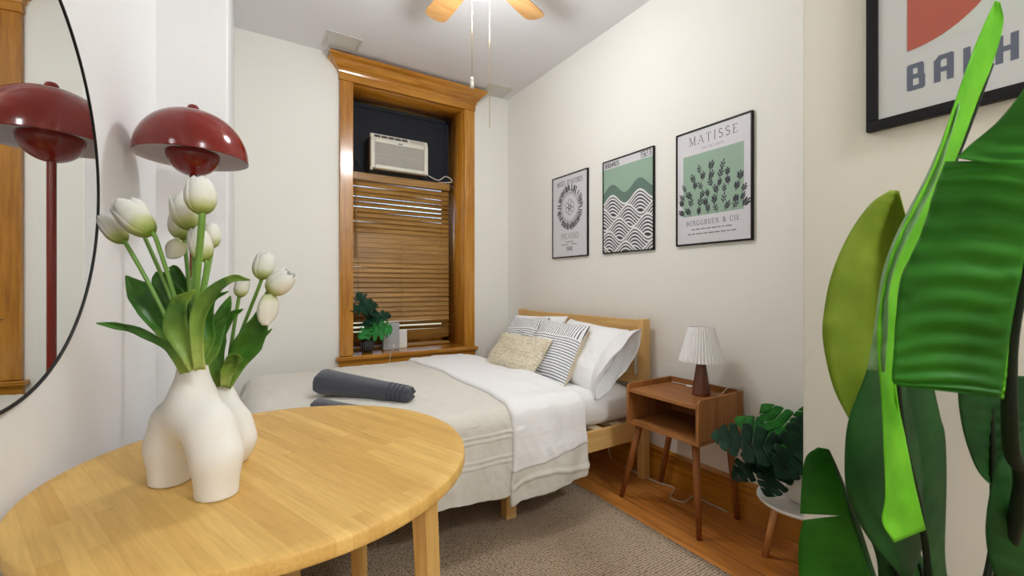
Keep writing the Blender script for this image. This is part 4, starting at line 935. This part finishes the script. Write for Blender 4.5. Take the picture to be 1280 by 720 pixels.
SQ = {    # squared techno letters
 'B': (.6, [[(0, 0), (0, 1), (.48, 1), (.5, .9), (.5, .6), (.42, .52), (.55, .44), (.55, 0), (0, 0)], [(0, .52), (.42, .52)]]), 'A': (.6, [[(0, 0), (0, .86), (.14, 1), (.55, 1), (.55, 0)], [(0, .45), (.55, .45)]]),
 'U': (.6, [[(0, 1), (0, 0), (.55, 0), (.55, 1)]]), 'H': (.6, [[(0, 0), (0, 1)], [(.55, 0), (.55, 1)], [(0, .5), (.55, .5)]]), 'S': (.6, [[(.55, 1), (0, 1), (0, .52), (.55, .52), (.55, 0), (0, 0)]]),
 '1': (.3, [[(.0, 1), (.15, 1), (.15, 0)]]), '9': (.6, [[(.55, .45), (0, .45), (0, 1), (.55, 1), (.55, 0), (0, 0)]]), '2': (.6, [[(0, 1), (.55, 1), (.55, .5), (0, .5), (0, 0), (.55, 0)]]), '3': (.6, [[(0, 1), (.55, 1), (.55, 0), (0, 0)], [(.1, .5), (.55, .5)]]), ' ': (.4, [])}
class Flat:
    """flat shapes on a poster: p to the right, q up, both in metres from the poster's lower left corner"""
    def __init__(s): s.q = []
    def strokes(s, pl, w):
        for (a, b) in zip(pl, pl[1:]):
            d = Vector((b[0] - a[0], b[1] - a[1])); L = d.length
            if L < 1e-7: continue
            d /= L; n = Vector((-d.y, d.x)) * w / 2; e = d * w * .3
            A, B = Vector(a) - e, Vector(b) + e; s.q.append([A - n, B - n, B + n, A + n])
        return s
    def text(s, txt, p, q, h, font='serif', sp=.12, wk=.12, wn=.06, sx=1.0, centre=True):
        G_ = SER if font == 'serif' else SQ; tot = sum(G_[c][0] * sx + sp for c in txt) - sp; x = p - (tot * h / 2 if centre else 0)
        for c in txt:
            g = G_[c]
            for st in g[1]:
                kind, pl = st if font == 'serif' else ('k', st)
                s.strokes([(x + a * h * sx, q + b * h) for a, b in pl], h * (wk if kind == 'k' else wn))
            if font == 'serif':
                for a, b in g[2]: s.strokes([(x + (a - .1 / sx) * h * sx, q + b * h), (x + (a + .1 / sx) * h * sx, q + b * h)], h * .05)
            x += (g[0] * sx + sp) * h
        return s
    def poly(s, pts): s.q.append([Vector(p) for p in pts]); return s
    def rect(s, a, b, c, d): return s.poly([(a, b), (c, b), (c, d), (a, d)])
def poster(xw, y1, z0, w, h, label, frame_w, depth, paper):
    """on a wall facing -x; y1 is the poster's left side in view"""
    t = thing('framed_poster', (xw, y1 - w / 2, z0 + h / 2), label, 'poster', None)
    b = MB(); f = frame_w
    b.box((xw - depth, y1 - w, z0), (xw, y1, z0 + f)).box((xw - depth, y1 - w, z0 + h - f), (xw, y1, z0 + h)).box((xw - depth, y1 - f, z0 + f), (xw, y1, z0 + h - f)).box((xw - depth, y1 - w, z0 + f), (xw, y1 - w + f, z0 + h - f))
    b.build('frame', M['black'], t, bevel=min(.002, f * .2))
    pr = MB().box((xw - depth + .006, y1 - w + f * .9, z0 + f * .9), (xw - .001, y1 - f * .9, z0 + h - f * .9)).build('print', paper, t, smooth=False)
    def lay(name, flat, mat, k=1):
        b = MB(); x = xw - depth + .006 - .0004 * k
        for i_, q in enumerate(flat.q): b.poly([(x - ((i_ * 7) % 23) * 5e-6, y1 - a[0], z0 + a[1]) for a in q])
        return b.build(name, mat, pr, smooth=False)
    return t, lay
# 1: ring motif (a plain ring of strokes with a simple flower inside)
w, h = .434, .66
t, lay = poster(XR, 2.862, 1.425, w, h, 'black framed poster with a charcoal ring motif, nearest the window', .008, .018, M['paper'])
lay('lettering', Flat().text("MUSEE D'ANTIBES", w / 2, .578, .036, sp=.10, sx=.78).strokes([(.118, .618), (.124, .627)], .004), M['ink'])
fl = Flat(); rr = random.Random(5); cx, cy = w / 2 + .005, .395
for k in range(64):
    a = 2 * PI * k / 64 + rr.uniform(-.02, .02); sx_ = .88
    for r0, r1, ww in ((.142, .172, .010), (.128, .140, .007)):
        r0 += rr.uniform(-.006, .004); r1 += rr.uniform(-.004, .006)
        if rr.random() < .12: continue
        fl.strokes([(cx + r0 * sx_ * math.cos(a), cy + r0 * math.sin(a)), (cx + r1 * sx_ * math.cos(a + .03), cy + r1 * math.sin(a + .03))], ww)
lay('ring_motif', fl, M['ink']); f2 = Flat(); f3 = Flat(); f3.strokes(arc(cx, cy, .103, .117, 0, 360, 40), .0035); f3.strokes(arc(cx, cy, .094, .106, 15, 330, 36), .0025)
for k in range(6):
    a = 60 * k + 30; px, py = cx + .036 * math.cos(math.radians(a)), cy + .040 * math.sin(math.radians(a)); f2.strokes(arc(px, py, .019, .020, 0, 360, 16), .004)
f2.strokes(arc(cx, cy, .012, .013, 0, 360, 14), .006)
lay('flower_motif', f2, M['ink']); lay('oval_outline', f3, M['ink'])
lay('name_lettering', Flat().text('PICASSO', w / 2 + .005, .148, .042, sp=.10, sx=1.0), M['ink_green'])
fl = Flat().text('CERAMICS', w / 2, .117, .012, sp=.12); lay('small_lettering', Flat().strokes([(w/2-.045, .122), (w/2+.045, .122)], .006).strokes([(w/2-.095, .102), (w/2-.015, .102)], .006).strokes([(w/2+.025, .102), (w/2+.09, .102)], .006), M['ink_grey'])
lay('year_lettering', Flat().text('1948', w / 2, .050, .034, sp=.08, sx=.85, wk=.14), M['ink'])
# 2: waves
w, h = .453, .655; f = .008
t, lay = poster(XR, 2.269, 1.426, w, h, 'black framed poster with striped black and white waves under sage green', f, .018, M['paper'])
sky = lambda p: .415 + .036 * math.sin(2 * PI * (p - .005) / .245 - .6)
def top(k, p): return .372 - .082 * k + .036 * math.sin(2 * PI * (p - .005) / (.245 if k % 2 == 0 else .235) - .6 + k * 2.35)
n = 90; ps = [f + (w - 2 * f) * i / n for i in range(n + 1)]
def band(lo, hi):
    fl = Flat()
    for a, b_ in zip(ps, ps[1:]):
        la, ha, lb, hb = lo(a), hi(a), lo(b_), hi(b_)
        if ha - la > 1e-4 or hb - lb > 1e-4: fl.poly([(a, la), (b_, lb), (b_, max(hb, lb)), (a, max(ha, la))])
    return fl
lay('sage_field', band(lambda p: top(0, p), lambda p: .595), M['sage'])
lay('dark_sage_band', band(lambda p: top(0, p), lambda p: sky(p) + .028), M['sage_dark'], 1.5)
lay('wave_ground', band(lambda p: f, lambda p: max(top(0, p), f)), M['ink'])
NW = 6; fl = Flat()
for k in range(NW):
    mk = lambda p, k=k: max([f] + [top(j, p) for j in range(k + 1, NW)])
    for m in range(6):
        o = .0 + m * .0235; tk = .0118 if m else .015
        fl.q += band(lambda p: max(mk(p), top(k, p) - o - tk), lambda p: top(k, p) - o).q if True else []
for q in fl.q: pass
lay('wave_stripes', fl, M['ink_white'], 1.5)
fl = Flat().text('BAUHAUS', .022, .606, .030, 'sq', .14, .15, sx=.86, centre=False).text('1923', .345, .606, .034, 'sq', .16, .13, sx=.95, centre=False)
lay('lettering', fl, M['ink'])
# 3: leaf sprigs on sage
w, h = .453, .658
t, lay = poster(XR, 1.651, 1.432, w, h, 'black framed poster with dark leaf sprigs on sage green, above the table lamp', .009, .020, M['paper'])
lay('sage_field', Flat().rect(.048, .165, .408, .515), M['sage'])
fl = Flat(); rr = random.Random(11)
def blob(p, q, a, L, wd): 
    d = Vector((math.cos(a), math.sin(a))); nn = Vector((-d.y, d.x)); c = Vector((p, q)); pts = []
    for k in range(14):
        an = 2 * PI * k / 14; s = (1 - math.cos(an)) / 2; pts.append(c + d * L * s + nn * math.sin(an) * wd * (.55 + .6 * s))
    fl.poly(pts)
def sprig(p, q, a, L, wide):
    d = Vector((math.cos(a), math.sin(a))); c = Vector((p, q)); fl.strokes([c, c + d * L * .8], .0035)
    m = rr.choice((2, 3, 3))
    for k in range(m):
        b_ = c + d * L * (.18 + .58 * k / m); 
        for sg in (-1, 1): blob(b_.x, b_.y, a + sg * (.62 + .1 * rr.random()), L * .44 * wide, .0043 * wide)
    e = c + d * L * .7; blob(e.x, e.y, a, L * .4, .0045 * wide)
rows = [(.178, [.06, .105, .155, .205, .255, .305, .355, .395]), (.222, [.05, .10, .15, .20, .25, .30, .345, .395]), (.268, [.065, .115, .165, .215, .262, .31, .36, .405]), (.316, [.075, .125, .175, .225, .275, .325, .385]), (.362, [.12, .17, .222, .27, .325]), (.408, [.155, .215, .275])]
for q, xs in rows:
    for x in xs: sprig(x + rr.uniform(-.008, .008), q - .008 + rr.uniform(-.008, .008), PI / 2 - (x - .225) * 2.6 + rr.uniform(-.45, .45), .050 + rr.uniform(-.006, .008), rr.uniform(.85, 1.15))
lay('leaf_sprigs', fl, M['ink'], 2)
lay('title_lettering', Flat().text('MATISSE', w / 2 + .005, .571, .046, sp=.30, sx=1.0, wk=.085, wn=.045), M['ink'])
lay('small_lettering', Flat().text('THE CUT-OUTS', w / 2 + .005, .535, .013, sp=.2, sx=1), M['ink_grey'])
lay('gallery_lettering', Flat().text('BERGGRUEN & CIE', w / 2, .112, .026, sp=.22, sx=.92, wk=.10), M['ink'])
fl = Flat()
rr = random.Random(3)
for q, x0, x1 in ((.088, .105, .345), (.062, .08, .365)):
    x = x0
    while x < x1:
        L = rr.uniform(.012, .035); fl.strokes([(x, q), (min(x + L, x1), q)], .0055); x += L + .009
lay('address_lettering', fl, M['ink_grey'])
# 4: big geometric poster on the near wall
w, h, f = .595, .91, .030
t, lay = poster(XN, .545, 1.672, w, h, 'large black framed poster of terracotta and slate shapes on the near wall', f, .024, M['paper_grey'])
x0 = .096; cw = .2; zq = .206
lay('panel_ground', Flat().rect(x0, zq, x0 + 2 * cw, zq + 3 * cw), plain('ink_pale_sage', (186, 192, 184), .55))
fl = Flat().poly([(x0, zq + cw)] + [(x0 + cw * math.cos(a), zq + cw + cw * math.sin(a)) for a in [-PI / 2 + PI / 2 * k / 20 for k in range(21)]])
f2 = Flat().poly([(x0 + 2 * cw, zq + cw)] + [(x0 + 2 * cw + .09 * math.cos(a), zq + cw * .55 + .09 * math.sin(a)) for a in [PI / 2 + PI * k / 20 for k in range(21)]])
fl.rect(x0, zq + cw, x0 + cw, zq + 2 * cw)
lay('terracotta_quarter', fl, M['ink_orange'], 2); lay('terracotta_half', f2, M['ink_orange'], 2)
fl = Flat().poly([(x0 + cw + .085 + .092 * math.cos(2 * PI * k / 40), zq + .13 + .092 * math.sin(2 * PI * k / 40)) for k in range(40)]); lay('slate_disc', fl, M['ink_slate'], 1.5); lay('slate_square', Flat().rect(x0 + cw, zq + 2 * cw, x0 + 2 * cw, zq + 3 * cw), M['ink_slate'], 1.5)
fl = Flat().poly([(x0 + 2 * cw, zq + cw), (x0 + 2 * cw, zq + 2 * cw)] + [(x0 + 2 * cw - cw * math.sin(a), zq + cw + cw * math.cos(a)) for a in [PI / 2 * k / 20 for k in range(21)]])
lay('teal_quarter', fl, M['ink_teal'], 2)
lay('lettering', Flat().text('BAUHAUS', x0 + .006, .096, .062, 'sq', .474, .22, sx=.76, centre=False), M['ink_slate'])
# ------------------------------------------------------------------ tall broad leaved plant near the camera
PB = Vector((1.27, .30, 0))
t = thing('tall_leafy_plant', PB, 'tall plant with big paddle shaped green leaves standing by the near wall', 'potted plant')
MB().lathe([(0, 0), (.11, 0), (.125, .01), (.145, .26), (.15, .28), (.138, .28), (.132, .25), (0, .25)], PB, 56).build('pot', M['pot_white'], t)
MB().lathe([(0, .262), (.134, .256)], PB, 32).build('soil', M['soil'], t)
def bleaf(left, right, mat, mid=None, n=40, m=14, arch=.10, rip=.0016, ripf=60, seed=0, edge=.004):
    L, R_ = smoothpath([at(*p) for p in left], n), smoothpath([at(*p) for p in right], n); MI = smoothpath([at(*p) for p in mid], n) if mid else None
    b = MB()
    def pt(i, j):
        f = j / (m - 1); a, c = L[i], R_[i]; wv = (c - a); view = a.lerp(c, .5) - Vector((0, 0, CAMH)); nn = -view.normalized()
        if MI:
            q = MI[i]; p = a.lerp(q, f * 2) if f < .5 else q.lerp(c, f * 2 - 1)
            p = p + nn * (-.12) * wv.length * (1 - abs(2 * f - 1)) * .5
        else: p = a.lerp(c, f)
        bow = 4 * f * (1 - f) * arch * wv.length
        rp = rip * math.sin(i / n * ripf + 1.6 * math.sin(f * 4 + seed) + seed) * (4 * f * (1 - f) + .25)
        ed = edge * nz3(i * .35, f * 2, seed) * (1 if f < .1 or f > .9 else .3)
        return p + nn * (bow + rp + ed)
    b.grid(pt, n + 1, m); return b.build('leaf', M[mat], t, solid=.0012)
def stalk(pts, r, mat='stem_dark', top=None):
    P = [Vector(p) if isinstance(p, Vector) else at(*p) for p in pts]; P = [PB + Vector(((P[0].x - PB.x) * .25, (P[0].y - PB.y) * .25, .25))] + P
    sp_ = smoothpath(P, 30); return MB().tube(sp_, [r * (1 - .5 * i / 30) for i in range(31)], 10).build('stalk', M[mat], t)
# olive leaf behind
bleaf([(1062, 525, 1.0), (1042, 485, 1.0), (1030, 435, 1.0), (1029, 398, 1.0), (1039, 345, 1.0), (1060, 295, 1.0), (1088, 255, 1.0), (1112, 238, 1.0)],
      [(1080, 530, 1.0), (1120, 490, .97), (1150, 440, .95), (1158, 395, .94), (1152, 345, .94), (1140, 300, .95), (1130, 262, .97), (1124, 239, 1.0)], 'ban_olive',
      [(1070, 528, 1.02), (1085, 490, 1.02), (1104, 440, 1.02), (1112, 395, 1.02), (1118, 345, 1.02), (1120, 300, 1.02), (1121, 262, 1.01), (1119, 238, 1.0)], seed=1, ripf=90)
stalk([(1105, 640, 1.03), (1072, 528, 1.02)], .007)
# narrow bright leaf seen edge on
bleaf([(1244, 1, .70), (1226, 40, .70), (1206, 92, .70), (1188, 145, .70), (1166, 210, .70), (1140, 262, .70), (1118, 308, .70), (1106, 350, .70), (1099, 390, .70), (1097, 430, .70), (1102, 500, .70), (1105, 560, .70), (1107, 620, .70), (1103, 652, .70), (1118, 678, .70)],
      [(1250, 3, .70), (1254, 28, .72), (1242, 75, .73), (1224, 120, .74), (1200, 185, .74), (1172, 255, .74), (1148, 303, .74), (1126, 345, .74), (1120, 390, .73), (1117, 440, .72), (1122, 500, .72), (1131, 545, .73), (1141, 595, .74), (1149, 630, .74), (1157, 662, .74)], 'ban_bright', seed=2, n=70, rip=.0022, ripf=70, arch=-.08, edge=.010)
# rolled margin of the same leaf, glossy reflection painted in as pale green
bleaf([(1196, 125, .72), (1165, 205, .72), (1136, 262, .72), (1115, 305, .72), (1101, 350, .72), (1093, 410, .72), (1084, 462, .72)], [(1200, 130, .705), (1176, 210, .70), (1150, 268, .70), (1126, 315, .70), (1112, 360, .70), (1110, 410, .70), (1106, 465, .70)], 'ban_gloss', seed=3, m=8, edge=.008)
stalk([(1160, 720, .80), (1150, 640, .77), (1127, 530, .745), (1121, 400, .742), (1150, 302, .75), (1200, 187, .75), (1240, 80, .74)], .006)
# dark leaf under it
bleaf([(1122, 330, .80), (1101, 385, .80), (1084, 462, .80), (1062, 520, .80), (1056, 570, .80), (1060, 620, .80), (1085, 672, .80), (1128, 722, .80)],
      [(1130, 335, .80), (1126, 385, .84), (1130, 462, .87), (1142, 520, .88), (1150, 570, .88), (1154, 620, .88), (1155, 672, .86), (1140, 722, .82)], 'ban_dark', seed=4, arch=.12)
bleaf([(1117, 476, .90), (1122, 520, .90), (1135, 580, .90), (1148, 640, .90), (1160, 690, .90), (1168, 735, .90)],
      [(1164, 470, .93), (1175, 520, .93), (1181, 545, .93), (1183, 600, .93), (1181, 690, .93), (1186, 735, .93)], 'ban_dark', seed=5)
stalk([(1172, 700, .94), (1160, 600, .94), (1156, 480, .95)], .007)
# big ribbed leaf on the right
bleaf([(1182, 202, .64), (1169, 235, .64), (1152, 290, .64), (1128, 345, .64), (1121, 395, .64), (1117, 440, .64), (1115, 474, .64), (1122, 482, .64)],
      [(1296, 200, .56), (1294, 240, .56), (1287, 290, .57), (1276, 345, .58), (1266, 395, .59), (1259, 440, .60), (1254, 478, .60), (1251, 497, .60)], 'ban_mid', seed=6, n=70, m=26, rip=.0026, ripf=75, arch=.06, edge=.006)
bleaf([(1196, 197, .62), (1214, 180, .62), (1245, 154, .61), (1272, 122, .60), (1300, 82, .60), (1330, 30, .60)],
      [(1330, 222, .55), (1332, 196, .55), (1335, 170, .55), (1338, 135, .55), (1342, 85, .55), (1346, 30, .55)], 'ban_mid', seed=7, n=40, m=22, rip=.002, ripf=36, arch=.06)
stalk([(1272, 640, .70), (1264, 560, .63), (1262, 440, .612), (1278, 345, .59), (1292, 270, .575), (1325, 150, .565)], .011)
# bright strip along that leaf's rib
bleaf([(1270, 345, .588), (1256, 420, .603), (1248, 470, .608), (1249, 497, .61)], [(1274, 348, .586), (1262, 420, .60), (1258, 470, .604), (1254, 499, .606)], 'ban_bright', m=5, seed=8)
# darker leaves behind on the right
bleaf([(1197, 470, 1.0), (1199, 510, 1.0), (1207, 550, 1.0), (1222, 588, 1.0), (1242, 610, 1.0)], [(1290, 470, .98), (1290, 510, .98), (1282, 550, .98), (1264, 588, .99), (1244, 610, 1.0)], 'ban_dark', mid=[(1238, 470, 1.01), (1239, 510, 1.01), (1240, 550, 1.01), (1241, 588, 1.01), (1243, 610, 1.0)], seed=9)
stalk([(1238, 700, 1.0), (1241, 608, 1.0), (1239, 480, 1.01)], .008)
bleaf([(1330, 490, .72), (1285, 528, .72), (1250, 570, .72), (1237, 618, .72), (1232, 662, .72), (1238, 705, .72), (1256, 750, .72)], [(1340, 495, .72), (1345, 540, .72), (1350, 590, .72), (1350, 640, .72), (1345, 690, .72), (1335, 730, .72), (1320, 760, .72)], 'ban_dark', seed=10, arch=.12)
stalk([(1300, 800, .78), (1300, 700, .75)], .008)
# lower left leaf with a tear
bleaf([(1022, 559, .98), (1007, 572, .98), (1002, 605, .98), (1000, 642, .98)], [(1034, 561, .98), (1043, 580, .97), (1052, 606, .96), (1064, 645, .95)], 'ban_mid', seed=11, n=24, rip=.001)
bleaf([(1004, 650, .98), (999, 672, .98), (998, 700, .98), (1000, 735, .98), (1006, 770, .98)], [(1063, 643, .95), (1071, 668, .95), (1080, 695, .95), (1093, 735, .94), (1105, 775, .94)], 'ban_mid', seed=12, n=24, rip=.001)
bleaf([(1034, 561, .981), (1043, 580, .971), (1064, 645, .951), (1080, 695, .951), (1093, 735, .941)], [(1037, 563, .985), (1050, 592, .98), (1072, 648, .965), (1088, 698, .96), (1100, 735, .95)], 'ban_dark', seed=13, n=24, m=6, rip=.0005)
stalk([(1120, 850, .96), (1064, 648, .957), (1037, 566, .985)], .005)
# fill leaf low behind the stalks
bleaf([(1086, 668, 1.02), (1096, 700, 1.02), (1100, 740, 1.02), (1110, 780, 1.02)], [(1135, 650, 1.04), (1150, 690, 1.04), (1165, 730, 1.04), (1175, 780, 1.04)], 'ban_dark', seed=14)
stalk([(1165, 800, 1.03), (1150, 705, 1.03)], .007)

# ------------------------------------------------------------------ light, sky, camera
def lamp(name, typ, loc, energy, **kw):
    l = bpy.data.lights.new(name, typ); l.energy = energy
    for k, v in kw.items(): setattr(l, k, v)
    o = bpy.data.objects.new(name, l); COL.objects.link(o); o.location = loc; return o
lamp('fan_bulb', 'POINT', (FX, FY, ZC - .40), 37, shadow_soft_size=.12, color=(.95, .975, 1))
lamp('hall_ceiling_light', 'AREA', (1.15, -1.3, ZC - .02), 62, size=.5, shape='DISK', color=(.93, .97, 1))
w = bpy.data.worlds.new('daylight'); S.world = w; w.use_nodes = True
nt = w.node_tree; bg = nt.nodes['Background']; sky = nt.nodes.new('ShaderNodeTexSky'); sky.sky_type = 'NISHITA'; sky.sun_disc = False; sky.sun_elevation = math.radians(35); sky.sun_rotation = math.radians(200)
nt.links.new(sky.outputs[0], bg.inputs[0]); bg.inputs[1].default_value = .45
cam = bpy.data.cameras.new('camera'); co = bpy.data.objects.new('camera', cam); COL.objects.link(co)
co.location = (0, 0, CAMH); co.rotation_euler = (PI / 2, 0, -YAW)
cam.sensor_width = 36; cam.lens = F / 1280 * 36; cam.shift_y = -(360 - HZ) / 1280; cam.clip_start = .05; cam.dof.use_dof = True; cam.dof.focus_distance = 1.6; cam.dof.aperture_fstop = 4.3
S.camera = co
S.view_settings.view_transform = 'Standard'; S.view_settings.look = 'None'; S.view_settings.exposure = -0.1; S.view_settings.gamma = 1.0; S.view_settings.use_curve_mapping = False
S.cycles.use_denoising = True
S.cycles.max_bounces = 10; S.cycles.diffuse_bounces = 6; S.cycles.caustics_reflective = False; S.cycles.caustics_refractive = False
